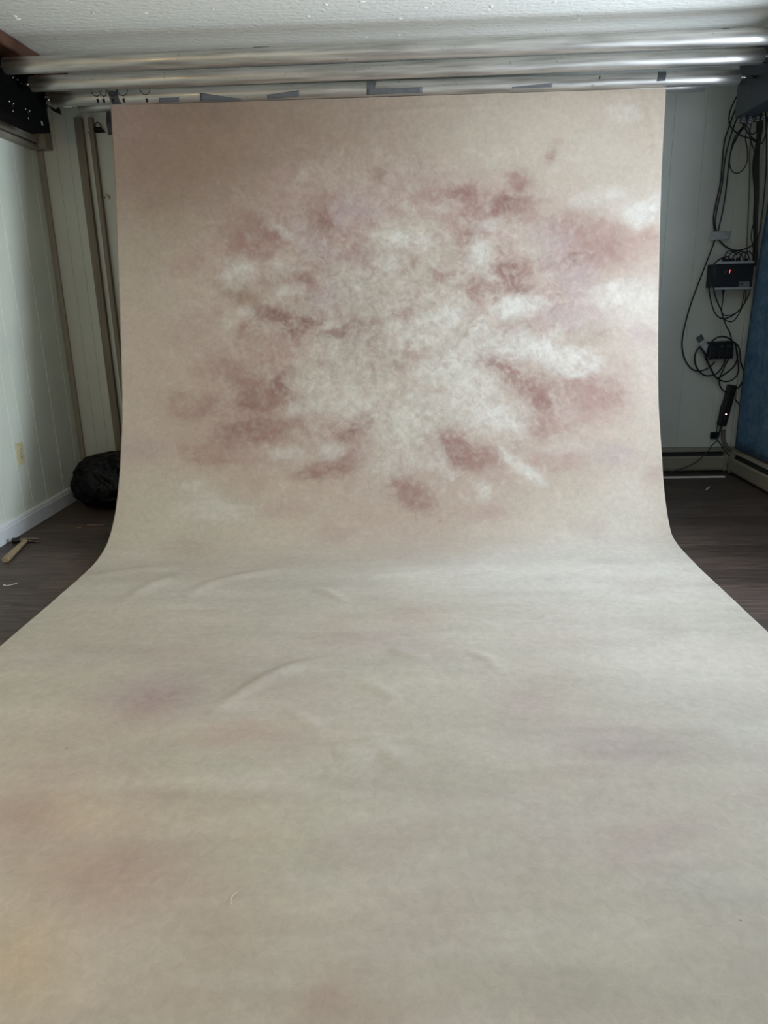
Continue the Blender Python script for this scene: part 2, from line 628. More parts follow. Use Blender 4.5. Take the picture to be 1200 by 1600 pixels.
def cyl_between(p0, p1, r, r_in=None, sides=40, xs=24):
    bm = bmesh.new()
    rings = []
    rin = []
    for i in range(xs+1):
        c = Vector(p0).lerp(Vector(p1), i/xs)
        rings.append([bm.verts.new(c+Vector((0, r*math.cos(2*PI*k/sides), r*math.sin(2*PI*k/sides)))) for k in range(sides)])
    for i in range(xs):
        for k in range(sides):
            f = bm.faces.new((rings[i][k], rings[i][(k+1) % sides], rings[i+1][(k+1) % sides], rings[i+1][k]))
            f.smooth = True
    # rolled rim and recessed end plug
    for (c, ring, s) in ((Vector(p0), rings[0], 1), (Vector(p1), rings[-1], -1)):
        r1 = [bm.verts.new(c+Vector((0, (r-0.003)*math.cos(2*PI*k/sides), (r-0.003)*math.sin(2*PI*k/sides)))) for k in range(sides)]
        r2 = [bm.verts.new(v.co+Vector((0.012*s, 0, 0))) for v in r1]
        for k in range(sides):
            j = (k+1) % sides
            bm.faces.new((ring[k], ring[j], r1[j], r1[k]))
            bm.faces.new((r1[k], r1[j], r2[j], r2[k]))
        bm.faces.new(r2)
    return bm


class Pipe:
    def __init__(s, y, l, r_, label, x0, x1):
        pl, pr = atY(y, *l), atY(y, *r_)
        s.y = y
        s.k = (pr.z-pl.z)/(pr.x-pl.x)
        s.z0 = pl.z-s.k*pl.x
        s.x0, s.x1 = x0, x1
        s.t = thing('backdrop_roller', label, 'roller', (x0, y, s.z(x0)), 'aluminium backdrop rollers')
        s.tube = obj('pipe', cyl_between((x0, y, s.z(x0)), (x1, y, s.z(x1)), PR_), M['pipe'], s.t)
        for (xa, xb) in ((BX0+0.001, x0+0.02), (x1-0.02, BX1-0.001)):
            bm = bmesh.new()
            tube(bm, [(xa, y, s.z(xa)), (xb, y, s.z(xb))], 0.007, 14)
            tag(obj('axle', bm, M['chrome'], s.t), 'bright steel axle')

    def z(s, x): return s.z0+s.k*x

    def hit(s, px, py):
        """(x, angle) where the pixel meets the pipe"""
        d = ray(px, py)
        x = 0.0
        for _ in range(6):
            cz = s.z(x)
            # (t*dy-y)^2+(h+t*dz-cz)^2=r^2
            a = d[1]**2+d[2]**2
            b = -2*(d[1]*s.y)+2*d[2]*(CAM_H-cz)
            c = s.y**2+(CAM_H-cz)**2-PR_**2
            D = b*b-4*a*c
            t = (-b-math.sqrt(max(D, 0)))/(2*a)
            x = t*d[0]
        return x, math.atan2(CAM_H+t*d[2]-s.z(x), t*d[1]-s.y)

    def tape(s, quad, m, label=None, n=16):
        """strip of tape from four photograph pixels: tl, tr, br, bl"""
        h = [s.hit(*q) for q in quad]
        h = [(x, a if a < 0 else a-2*PI) for x, a in h]
        bm = bmesh.new()
        grid = []
        for i in range(n+1):
            u = i/n
            row = []
            for j in range(9):
                v = j/8
                x = (h[0][0]*(1-u)+h[1][0]*u)*(1-v)+(h[3][0]*(1-u)+h[2][0]*u)*v
                a = (h[0][1]*(1-u)+h[1][1]*u)*(1-v)+(h[3][1]*(1-u)+h[2][1]*u)*v
                pts = []
                for rr in (PR_+0.0012, PR_+0.0002):
                    pts.append(bm.verts.new((x, s.y+rr*math.cos(a), s.z(x)+rr*math.sin(a))))
                row.append(pts)
            grid.append(row)
        for i in range(n):
            for j in range(8):
                bm.faces.new([grid[i][j][0], grid[i+1][j][0], grid[i+1][j+1][0], grid[i][j+1][0]])
                bm.faces.new([grid[i][j][1], grid[i][j+1][1], grid[i+1][j+1][1], grid[i+1][j][1]])
        for i in range(n):
            for j in (0, 8):
                bm.faces.new([grid[i][j][0], grid[i][j][1], grid[i+1][j][1], grid[i+1][j][0]])
        for j in range(8):
            for i in (0, n):
                bm.faces.new([grid[i][j][0], grid[i][j+1][0], grid[i][j+1][1], grid[i][j][1]])
        o = obj('tape_strip', bm, m, s.t, smooth=True)
        if label:
            tag(o, label)
        return o


P1 = Pipe(3.5, (30, 102.5), (1190, 57), 'frontmost and topmost bare aluminium roller pipe under the ceiling', -1.722, 1.56)
P2 = Pipe(3.7, (60, 131), (1185, 88), 'second bare aluminium roller pipe, between frontmost pipe and taped pipe', -1.71, 1.56)
P3 = Pipe(3.9, (85, 155), (1150, 121), 'taped aluminium roller pipe from which the pink canvas hangs', -1.712, 1.545)
P4 = Pipe(4.09, (100, 166), (1120, 131), 'rearmost aluminium roller pipe, lowest, seen past both canvas edges', -1.66, 1.46)

P3.tape([(249, 153), (280, 152), (280, 158.5), (249, 160)], M['tape'], 'short grey duct tape strip')
P3.tape([(313, 145), (378, 154), (378, 157), (313, 158)], M['tape'], 'wedge-shaped grey duct tape strip')
P3.tape([(418, 148), (468, 141), (468, 150), (418, 155)], M['tape'], 'slanted grey duct tape strip')
P3.tape([(573, 128), (589, 127), (586, 139), (573, 140)], M['tape'], 'upright arm of bent grey duct tape')
P3.tape([(573, 138.5), (660, 136), (660, 144.5), (573, 148)], M['tape'], 'long arm of bent grey duct tape')
P3.tape([(800, 136), (863, 130), (863, 136), (800, 138)], M['tape'], 'torn grey duct tape strip')
P3.tape([(1028, 109), (1041, 108), (1039, 126), (1026, 127)], M['tape_dark'], 'dark tape wrapped round the pipe')
P3.tape([(170, 142), (184, 142), (190, 162), (176, 163)], M['tape_dark'], 'dark tape wrapped round the pipe')
P1.tape([(396, 73), (420, 71.5), (420, 73), (396, 74.5)], M['tape_dark'], 'thin dark tape mark')
P1.tape([(1128, 43.5), (1140, 43), (1140, 44.5), (1128, 45)], M['tape_dark'], 'thin dark tape mark')

# boards that carry the rollers
t = thing('roller_mounting_board', 'black mounting board with bright screws at top left, carrying the rollers', 'board', (BX0, 3.5, 1.95))
bm = bbox((BX0-0.10, 2.7, 1.955), (BX0, 3.975, 2.19), 0.003)
obj('board', bm, M['black_board'], t)
bm = bbox((XL+0.002, 2.7, 2.052), (BX0-0.10, 3.97, 2.19), 0.002)
obj('backing_block', bm, M['black_board'], t)
for (px, py) in ((20.5, 121), (27.5, 124.5), (14.5, 158.5), (21.5, 162), (20.3, 173.7), (40, 170.2), (46.3, 173.3), (44.5, 184.5)):
    p = atX(BX0+0.002, px, py)
    bm = bmesh.new()
    bmesh.ops.create_uvsphere(bm, u_segments=14, v_segments=8, radius=0.0042, matrix=Matrix.Translation(p) @ Matrix.Diagonal((0.6, 1, 1, 1)))
    obj('screw', bm, M['chrome'], t, smooth=True)
for (px, py) in ((18, 164.5), (43, 175.5)):
    p = atX(BX0+0.001, px, py)
    bm = bmesh.new()
    tube(bm, [p, p+Vector((0.006, 0, 0))], 0.006, 12)
    obj('bolt', bm, M['hammer_dark'], t)
p = atX(BX0+0.001, 66.2, 193)
bm = bbox((BX0, p.y-0.012, p.z-0.009), (BX0+0.002, p.y+0.004, p.z+0.009), 0.0005)
tag(obj('sticker', bm, M['label_grey'], t), 'small pale sticker')

t = thing('roller_mounting_board', 'dark mounting board at top right above the tangled cables', 'board', (BX1, 3.8, 1.93))
bm = bbox((BX1, 2.7, 1.95), (BX1+0.09, 4.10, 2.21), 0.003)
obj('board', bm, M['box'], t)
bm = bbox((BX1+0.09, 2.7, 1.97), (2.03, 4.09, 2.21), 0.002)
obj('backing_block', bm, M['box'], t)
for (px, py) in ((1172, 140), (1180, 118), (1161, 150)):
    p = atX(BX1-0.001, px, py)
    bm = bmesh.new()
    bmesh.ops.create_uvsphere(bm, u_segments=12, v_segments=8, radius=0.004, matrix=Matrix.Translation(p) @ Matrix.Diagonal((0.6, 1, 1, 1)))
    obj('screw', bm, M['steel'], t, smooth=True)

# chrome eye hook beside the taped roller and black bracket under the rear one
t = thing('eye_hook', 'small chrome eye hook on the black board end beside taped roller', 'hook', atY(3.96, 72, 156))
c = atY(3.96, 72, 154)
bm = bmesh.new()
tube(bm, ring_pts(c, 0.011, (0.8, 0, .6), (0, .3, 1), 20), 0.003, 8, True)
obj('eye', bm, M['chrome'], t)
bm = bmesh.new()
tube(bm, [Vector((BX0-0.001, 3.955, c.z-0.004)), c+Vector((-0.008, 0, -0.006))], 0.003, 8)
obj('shank', bm, M['chrome'], t)
bm = bmesh.new()
a = c+Vector((0.004, -0.005, -0.01))
tube(bm, smooth_pts([a, a+Vector((0.006, -0.004, -0.012)), a+Vector((0.0, 0, -0.022)), a+Vector((-0.008, 0, -0.06)), a+Vector((-0.006, 0.0, -0.085))]), 0.0016, 6)
tag(obj('hanging_wire', bm, M['black_iron'], t), 'black wire')

t = thing('roller_bracket', 'small black angled bracket under the left end of the rear roller', 'bracket', atY(4.02, 86, 172))
q = [atY(4.02, *p) for p in ((78.5, 169.5), (80.5, 169), (85, 172), (91, 168), (94, 178.5), (90.5, 177), (83, 173.5))]
bm = bmesh.new()
lo = [bm.verts.new(p) for p in q]
hi = [bm.verts.new(p+Vector((0, 0.02, 0))) for p in q]
bm.faces.new(lo[::-1])
bm.faces.new(hi)
for i in range(len(q)):
    j = (i+1) % len(q)
    bm.faces.new((lo[i], lo[j], hi[j], hi[i]))
obj('bracket_plate', bm, M['black_iron'], t)
pp = atY(4.03, 79, 167)
bm = bmesh.new()
tube(bm, [Vector((BX0-0.03, 3.96, pp.z+0.004)), Vector((BX0-0.01, 4.02, pp.z)), atY(4.03, 86, 171)], 0.004, 8)
obj('bracket_arm', bm, M['black_iron'], t)

# curtain rings with clips on a thin wire behind the second roller
WY = 3.80
wz = (P2.z(-1.3)+P3.z(-1.3))/2+0.012
t = thing('curtain_wire', 'thin dark wire behind the second roller holding the clip rings', 'wire', (BX0, WY, wz))
bm = bmesh.new()
tube(bm, [(BX0+0.001, WY, wz), (-1.0, WY, wz-0.002), (BX1-0.001, WY, P2.z(1.5)-0.0)], 0.0015, 6)
obj('wire', bm, M['black_iron'], t)
ring_lab = ['black clip ring at the far left end of the wire, leftmost of five',
            'black clip ring turned edge-on, second of five from the left',
            'black clip ring in front of the dark tape wrap, third of five',
            'black clip ring just right of the dark tape wrap, fourth of five',
            'black clip ring hanging apart at right, fifth of five']
for i, (px, py, rw, cpx, cpy, tilt) in enumerate(((151.3, 150.3, 7.2, 153, 157.5, 0), (161.3, 150.3, 2.4, 162.2, 157.5, -.25), (176, 150, 7.6, 177.2, 157.2, 0), (192.3, 149.5, 7.6, 193.5, 156.7, -.25), (227.5, 147.8, 7.8, 229.5, 156.6, .05))):
    b_ = atY(WY, px, py)
    rr = rw*3.75/1145.0
    R0 = 0.0235
    ang = math.acos(min(1, rr/R0)) if rr < R0 else 0
    cen = b_+Vector((0, 0, R0))
    t = thing('clip_ring', ring_lab[i], 'clip ring', cen, 'clip rings on the wire')
    bm = bmesh.new()
    tube(bm, ring_pts(cen, R0, (math.cos(ang), math.sin(ang), 0), (0, 0, 1), 28), 0.0017, 8, True)
    obj('ring', bm, M['black_iron'], t)
    cp = atY(WY-0.005, cpx, cpy)
    bm = bmesh.new()
    tube(bm, [b_+Vector((0, 0, -0.001)), cp+Vector((0, 0, 0.004))], 0.0008, 6)
    obj('link', bm, M['black_iron'], t)
    bm = bmesh.new()
    mt = Matrix.Translation(cp) @ Matrix.Rotation(tilt, 4, 'Y')
    # two jaws of a small spring clip
    for s in (-1, 1):
        v = [mt @ Vector(p) for p in ((s*0.0005, -0.004, 0.006), (s*0.0055, -0.004, 0.007), (s*0.0028, -0.004, -0.009), (s*0.0003, -0.004, -0.009))]
        w = [p+Vector((0, 0.008, 0)) for p in v]
        A = [bm.verts.new(p) for p in v]
        B = [bm.verts.new(p) for p in w]
        bm.faces.new(A)
        bm.faces.new(B[::-1])
        for a in range(4):
            bm.faces.new((A[a], A[(a+1) % 4], B[(a+1) % 4], B[a]))
    obj('clip', bm, M['black_iron'], t)

# single small hook hanging at right
t = thing('wire_hook', 'tiny dark hook hanging alone under the second roller at right', 'hook', atY(WY, 937, 120))
bm = bmesh.new()
p0 = atY(WY, 938, 111)
p0.z = P2.z(p0.x)
tube(bm, [p0, atY(WY, 937.5, 117)], 0.001, 6)
obj('link', bm, M['steel'], t)
bm = bmesh.new()
c = atY(WY, 937, 121)
bmesh.ops.create_uvsphere(bm, u_segments=10, v_segments=8, radius=0.0045, matrix=Matrix.Translation(c) @ Matrix.Diagonal((0.8, 0.8, 1.6, 1)))
obj('clip', bm, M['black_iron'], t)

# ------------------------------------------------------------------ painted canvas sweep
XC0, XC1 = -1.433, 1.214
SKY_TOP = P3.z(-0.1)-PR_


def canvas_profile(w):
    """(y,z) polyline at fraction w (0 left edge .. 1 right edge)"""
    zt = P3.z(XC0+(XC1-XC0)*w)
    Lp = [(3.905, zt-PR_-0.0015), (3.893, zt-0.10), (3.838, 1.665), (3.738, 1.215), (3.672, 0.934), (3.592, 0.630), (3.517, 0.452), (3.440, 0.300), (3.343, 0.160), (3.225, 0.062), (3.09, 0.020), (2.93, 0.0075), (2.75, 0.006)]
    Rp = [(3.905, zt-PR_-0.0015), (3.897, zt-0.10), (3.868, 1.65), (3.795, 1.24), (3.737, 0.955), (3.660, 0.665), (3.608, 0.530), (3.540, 0.388), (3.462, 0.224), (3.362, 0.088), (3.260, 0.026), (3.0, 0.0075), (2.75, 0.006)]
    P = [(a[0]*(1-w)+b[0]*w, a[1]*(1-w)+b[1]*w) for a, b in zip(Lp, Rp)]
    P += [(2.0, 0.006), (1.2, 0.006), (0.4, 0.006), (-0.6, 0.006)]
    q = smooth_pts([(0, y, z) for y, z in P], 24)
    q = np.array([(v.y, v.z) for v in q])
    s = np.concatenate([[0], np.cumsum(np.hypot(*np.diff(q, axis=0).T))])
    return q, s


Q0, S0 = canvas_profile(0.0)
Q1, S1 = canvas_profile(1.0)
SMAX = min(S0[-1], S1[-1])
ss = [0.0]
while ss[-1] < SMAX-0.012:
    ss.append(ss[-1]+(0.005 if ss[-1] < 2.35 else 0.008 if ss[-1] < 3.6 else 0.011))
ss = np.array(ss)
uu = np.linspace(XC0, XC1, 531)
NU, NS = len(uu), len(ss)
cy0, cz0 = np.interp(ss, S0, Q0[:, 0]), np.interp(ss, S0, Q0[:, 1])
cy1, cz1 = np.interp(ss, S1, Q1[:, 0]), np.interp(ss, S1, Q1[:, 1])
W = (uu-XC0)/(XC1-XC0)
GY = cy0[:, None]*(1-W)+cy1[:, None]*W
GZ = cz0[:, None]*(1-W)+cz1[:, None]*W
GX = np.broadcast_to(uu, (NS, NU)).copy()


def canvas_uv(px, py):
    """canvas coordinates (across, along) of a photograph pixel"""
    d = ray(px, py)
    u = 0.0
    s = 0
    for _ in range(5):
        w = min(1.3, max(-0.3, (u-XC0)/(XC1-XC0)))
        y = cy0*(1-w)+cy1*w
        z = cz0*(1-w)+cz1*w
        g = CAM_H+(y/d[1])*d[2]-z        # height of the ray above the canvas
        idx = np.where(g[::-1] < 0)[0]
        if len(idx) == 0:
            k = 0
            f_ = 0.0
        else:
            k = len(g)-1-idx[0]
            k2 = min(k+1, len(g)-1)
            f_ = 0 if g[k2] == g[k] else g[k]/(g[k]-g[k2])
        # walking from the near end towards the top: first place where the ray dips below
        k = min(k, len(g)-2)
        if len(idx) and idx[0] == 0:
            k, f_ = len(g)-2, 1.0
        s = ss[k]+(ss[k+1]-ss[k])*f_
        yy = y[k]+(y[k+1]-y[k])*f_
        u = yy/d[1]*d[0]
    return np.array([u, s])


# the surface is a wall below the camera's eye at the top and a floor at the bottom; the ray meets it where
# the signed gap changes sign
def canvas_uv(px, py):
    d = ray(px, py)
    u, s = 0.0, 0.0
    for _ in range(6):
        w = min(1.3, max(-0.3, (u-XC0)/(XC1-XC0)))
        y = cy0*(1-w)+cy1*w
        z = cz0*(1-w)+cz1*w
        # angle of each canvas row seen from the camera, monotonic along the canvas
        el = np.arctan2(z-CAM_H, y)
        h_ = math.hypot(1.0, 0.0)
        target = math.atan2(d[2], d[1])
        ok = y > 0.15
        s = float(np.interp(-target, -el[ok], ss[ok]))
        yy = float(np.interp(s, ss, y))
        u = yy/d[1]*d[0]
    return np.array([u, s])


# ---- noise helpers
def vnoise(x, y, seed):
    xi = np.floor(x).astype(np.int64)
    yi = np.floor(y).astype(np.int64)
    xf, yf = x-xi, y-yi
    tab = np.random.default_rng(seed).random((256, 256))
    sx, sy = xf*xf*(3-2*xf), yf*yf*(3-2*yf)

    def g(a, b): return tab[a & 255, b & 255]
    return (g(xi, yi)*(1-sx)+g(xi+1, yi)*sx)*(1-sy)+(g(xi, yi+1)*(1-sx)+g(xi+1, yi+1)*sx)*sy


def fbm(x, y, seed, octv=5, rough=0.5):
    tot, amp, n = 0.0, 1.0, 0.0
    for o in range(octv):
        tot = tot+amp*(vnoise(x*2**o+13.7*o, y*2**o+7.3*o, seed+o)-0.5)
        n += amp
        amp *= rough
    return tot/n*2


UU, SS_ = np.meshgrid(uu, ss)
wu = fbm(UU*3.0, SS_*3.0, 1)*0.035+fbm(UU*9, SS_*9, 21)*0.032+fbm(UU*26, SS_*26, 23)*0.012
ws = fbm(UU*3.0+50, SS_*3.0, 5)*0.035+fbm(UU*9+50, SS_*9, 25)*0.032+fbm(UU*26+50, SS_*26, 27)*0.012
rag = fbm(UU*16, SS_*16, 31, 5, 0.62)
rag2 = fbm(UU*34, SS_*34, 41, 4, 0.6)
rag3 = fbm(UU*7+4, SS_*7, 47, 5, 0.6)


def lin(c): return np.array(srgb(c)[:3])


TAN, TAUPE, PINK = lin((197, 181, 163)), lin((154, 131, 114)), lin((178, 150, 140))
ROSE, DEEP, MAUVE = lin((160, 126, 116)), lin((138, 101, 92)), lin((180, 160, 159))
WHITE, CREAM, GREEN = lin((220, 216, 206)), lin((200, 191, 174)), lin((190, 188, 172))
NEUT = lin((176, 166, 151))
GREY, ORANGE, FLOORC = lin((192, 188, 180)), lin((205, 180, 148)), lin((194, 187, 174))

paint = np.empty((NS, NU, 3))
flo = np.clip((SS_-2.0)/0.45, 0, 1)[..., None]
flo = flo*flo*(3-2*flo)
paint[:] = TAN*(1-flo)+FLOORC*flo
base_n = fbm(UU*1.6, SS_*1.6, 61, 5)[..., None]
paint = paint*(1+0.07*base_n)
bn2 = np.clip(fbm(UU*2.3+9, SS_*2.3, 71, 4)*1.6, 0, 1)[..., None]*(1-flo*0.6)
paint = paint*(1-0.3*bn2)+PINK*0.3*bn2
bn3 = np.clip(fbm(UU*2.0+29, SS_*2.0, 81, 4)*1.6, 0, 1)[..., None]
paint = paint*(1-0.30*bn3)+GREEN*0.30*bn3


BURST = canvas_uv(640, 500)


def blob(px, py, rx, ry, ang, col, k, edge=0.5, soft=False):
    c = canvas_uv(px, py)
    a = math.radians(ang)
    e = 4.0
    du = (canvas_uv(px+e, py)-canvas_uv(px-e, py))/(2*e)
    dv = (canvas_uv(px, py+e)-canvas_uv(px, py-e))/(2*e)
    J = np.stack([du, dv], 1)
    A = J @ np.array([[math.cos(a)*rx, -math.sin(a)*ry], [math.sin(a)*rx, math.cos(a)*ry]])
    ext = np.abs(A).sum(1)*2.4+0.09
    i0, i1 = np.searchsorted(uu, [c[0]-ext[0], c[0]+ext[0]])
    j0, j1 = np.searchsorted(ss, [c[1]-ext[1], c[1]+ext[1]])
    if i1-i0 < 2 or j1-j0 < 2:
        return
    sl = (slice(j0, j1), slice(i0, i1))
    wk = 0.4 if soft else 1.0
    wk = min(wk, 0.25+12*np.abs(A).sum(1).min())
    x = UU[sl]+wu[sl]*wk-c[0]
    y = SS_[sl]+ws[sl]*wk-c[1]
    Ai = np.linalg.inv(A)
    q0 = Ai[0, 0]*x+Ai[0, 1]*y
    q1 = Ai[1, 0]*x+Ai[1, 1]*y
    r = np.sqrt(q0*q0+q1*q1)
    g = np.exp(-r*r*0.9)
    if soft:
        mk = g*(1+0.25*rag[sl])
    else:
        rr = r+edge*(rag[sl]*1.5+rag2[sl]*0.8+rag3[sl]*1.2)
        hard = np.clip((1.38-rr)/0.62, 0, 1)
        mk = (0.34*g+0.72*hard*hard*(3-2*hard))*np.clip(0.92+0.8*rag[sl]+0.7*rag2[sl], 0.1, 1.4)
    mk = np.clip(mk*k, 0, 0.97)[..., None]
    paint[sl] = paint[sl]*(1-mk)+col*mk
    if not soft:
        # feathery brush marks of the same pigment, flicked outwards from the burst
        out = c-BURST
        for _ in range(int(min(70, max(8, rx*ry/11)))):
            p_ = rng.normal(0, 0.72, 2)
            q = c+A @ p_
            dab(q, rng.uniform(0.010, 0.030), rng.uniform(0.003, 0.0075), math.atan2(out[1], out[0])+rng.normal(0, 0.75), col, k*rng.uniform(0.12, 0.55))


def dab(c, ln, wd, an, col, al):
    ext = ln*2.2
    i0, i1 = np.searchsorted(uu, [c[0]-ext, c[0]+ext])
    j0, j1 = np.searchsorted(ss, [c[1]-ext, c[1]+ext])
    if i1-i0 < 2 or j1-j0 < 2:
        return
    sl = (slice(j0, j1), slice(i0, i1))
    x = UU[sl]-c[0]
    y = SS_[sl]-c[1]
    q0 = (math.cos(an)*x+math.sin(an)*y)/ln
    q1 = (-math.sin(an)*x+math.cos(an)*y)/wd+rng.normal(0, 0.9)*q0*q0
    mk = np.exp(-(q0**2)*1.3-q1**2)*(0.75+0.8*rag2[sl])
    mk = np.clip(mk*al, 0, 0.85)[..., None]
    paint[sl] = paint[sl]*(1-mk)+col*mk


def blobs(txt, soft=False):
    pal = dict(T=TAUPE, P=PINK, R=ROSE, D=DEEP, M=MAUVE, W=WHITE, C=CREAM, G=GREEN, Y=GREY, O=ORANGE, N=NEUT)
    for line in txt.strip().split(';'):
        f = line.split()
        if len(f) == 7:
            blob(*[float(v) for v in f[:5]], pal[f[5]], float(f[6])*(0.78 if f[5] == 'W' and not soft else 1.0), soft=soft)


# broad soft fields
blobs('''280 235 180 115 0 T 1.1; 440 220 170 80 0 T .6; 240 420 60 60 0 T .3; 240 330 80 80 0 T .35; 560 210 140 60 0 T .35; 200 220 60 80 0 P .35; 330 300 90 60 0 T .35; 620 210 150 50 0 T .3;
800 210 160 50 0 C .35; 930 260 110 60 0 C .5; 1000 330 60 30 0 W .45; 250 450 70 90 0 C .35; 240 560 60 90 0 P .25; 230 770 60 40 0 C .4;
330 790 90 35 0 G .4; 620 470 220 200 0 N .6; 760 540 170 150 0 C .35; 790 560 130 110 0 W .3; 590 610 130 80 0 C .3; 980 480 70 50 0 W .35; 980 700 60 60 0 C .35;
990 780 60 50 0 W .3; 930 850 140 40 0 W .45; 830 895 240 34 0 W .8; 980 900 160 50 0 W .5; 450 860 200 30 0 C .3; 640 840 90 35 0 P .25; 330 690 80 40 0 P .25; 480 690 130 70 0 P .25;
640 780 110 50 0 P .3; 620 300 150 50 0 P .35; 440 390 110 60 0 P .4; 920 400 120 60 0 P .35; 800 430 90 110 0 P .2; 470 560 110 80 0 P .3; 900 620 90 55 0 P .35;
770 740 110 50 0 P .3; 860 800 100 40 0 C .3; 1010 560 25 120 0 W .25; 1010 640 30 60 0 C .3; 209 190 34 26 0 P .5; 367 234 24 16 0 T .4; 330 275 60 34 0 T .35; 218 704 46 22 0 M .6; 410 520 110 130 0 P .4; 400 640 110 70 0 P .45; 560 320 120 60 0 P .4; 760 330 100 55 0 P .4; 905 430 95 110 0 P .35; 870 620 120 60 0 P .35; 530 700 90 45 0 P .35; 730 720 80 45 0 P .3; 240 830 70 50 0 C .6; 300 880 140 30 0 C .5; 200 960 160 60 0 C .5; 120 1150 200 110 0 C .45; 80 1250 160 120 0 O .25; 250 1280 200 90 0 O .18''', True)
# cloudy broken mottling over the burst
ex = canvas_uv(640, 520)
ell = np.exp(-(((UU-ex[0])/0.95)**2+((SS_-ex[1])/0.75)**2)**1.5)
for (sd, fr, col, amp, thr) in ((101, 6.0, PINK, 0.45, 0.12), (121, 15.0, ROSE, 0.38, 0.14), (131, 19.0, WHITE, 0.38, 0.14), (141, 11.0, CREAM, 0.4, 0.08), (151, 9.0, TAUPE, 0.3, 0.14)):
    nn = fbm((UU+wu*1.5)*fr, (SS_+ws*1.5)*fr, sd, 5, 0.6)
    mk = np.clip((nn-thr)/0.28, 0, 1)
    mk = (mk*mk*(3-2*mk)*ell*amp)[..., None]
    paint = paint*(1-mk)+col*mk

# rose and mauve cloud shapes
blobs('''592 268 14 11 0 T .7; 448 290 40 26 0 P .4; 500 336 36 24 20 R .65; 508 347 18 10 30 D .4; 403 366 54 32 -10 R .65; 412 358 26 14 20 D .35; 392 392 32 18 0 R .4; 290 415 34 15 -20 P .5; 556 360 26 40 10 P .65; 548 378 16 22 0 R .45;
470 441 26 16 15 R .65; 474 436 12 8 0 D .4; 520 466 38 24 0 M .55; 376 464 42 12 25 T .55; 434 495 26 13 10 D .85; 478 514 27 12 -20 D .75; 533 521 36 9 -22 D .7; 570 512 24 10 -20 R .45; 384 516 12 18 20 R .6;
632 558 30 15 0 P .55; 646 482 24 38 0 P .4; 681 432 26 13 -10 R .5; 430 552 52 26 0 P .5; 416 617 48 36 -10 R .85; 394 622 20 15 -40 D .6; 440 606 16 30 25 D .5; 353 577 42 22 0 R .45; 308 634 44 22 0 R .5;
407 672 66 20 -8 R .85; 388 664 40 10 -5 D .35; 335 713 46 22 0 R .5; 400 716 50 14 0 P .4; 556 662 36 18 -38 R .8; 538 677 20 10 -35 D .55; 572 655 16 10 -20 D .4; 502 731 48 13 -18 R .75; 540 716 22 16 -30 R .55; 385 760 36 22 -10 P .3;
646 776 44 20 35 R .6; 628 752 18 18 40 R .5; 660 786 24 10 40 D .3; 439 796 34 15 0 P .35; 529 835 28 13 0 P .4; 295 857 42 14 0 P .25; 560 700 20 30 0 P .4; 600 690 30 40 20 C .3;
727 310 38 18 5 R .7; 716 305 20 9 0 D .3; 742 342 22 24 0 R .6; 731 372 24 32 0 R .55; 811 284 20 17 0 R .75; 790 318 32 13 -18 D .8; 778 322 14 10 0 D .5; 820 322 18 24 10 R .6; 689 302 22 13 0 R .45; 700 340 20 22 0 P .5; 
860 243 13 9 -50 R .6; 868 222 14 10 0 P .35; 915 372 46 30 10 R .65; 897 406 24 11 -20 D .6; 860 388 42 26 0 M .45; 978 376 48 20 10 P .7; 1014 360 14 10 0 R .45; 905 442 30 34 0 M .5; 940 400 30 22 0 R .45;
797 426 30 19 -5 D .75; 788 446 32 13 -15 R .7; 815 453 15 9 0 D .7; 820 420 24 15 0 R .45; 743 466 13 26 10 R .6; 752 480 12 16 0 P .5; 785 372 20 14 0 P .5; 852 474 34 26 0 P .5; 893 494 44 16 0 M .5; 827 514 38 20 0 P .5; 931 527 30 16 0 T .35;
793 586 52 19 30 R .9; 775 572 24 9 20 D .4; 833 611 42 20 35 R .85; 845 622 18 10 40 D .4; 927 611 48 26 10 R .55; 948 628 26 13 0 R .45; 643 552 22 18 0 P .45; 597 565 32 12 0 P .5; 677 619 46 22 0 P .4; 1006 523 30 12 0 M .4;
855 660 36 20 25 R .55; 705 688 28 17 42 D .7; 708 694 38 24 40 R .7; 732 716 30 15 35 R .75; 762 714 32 17 0 R .6; 866 716 40 19 0 P .55; 925 647 46 18 0 P .55; 640 770 22 20 50 R .5; 950 708 36 16 0 M .4; 765 800 40 17 0 P .4; 915 822 34 13 0 P .2; 1020 745 24 18 0 P .3;
836 560 20 10 0 P .4; 760 620 20 16 0 P .3; 300 520 40 26 0 P .25; 650 660 60 22 0 C .5''')
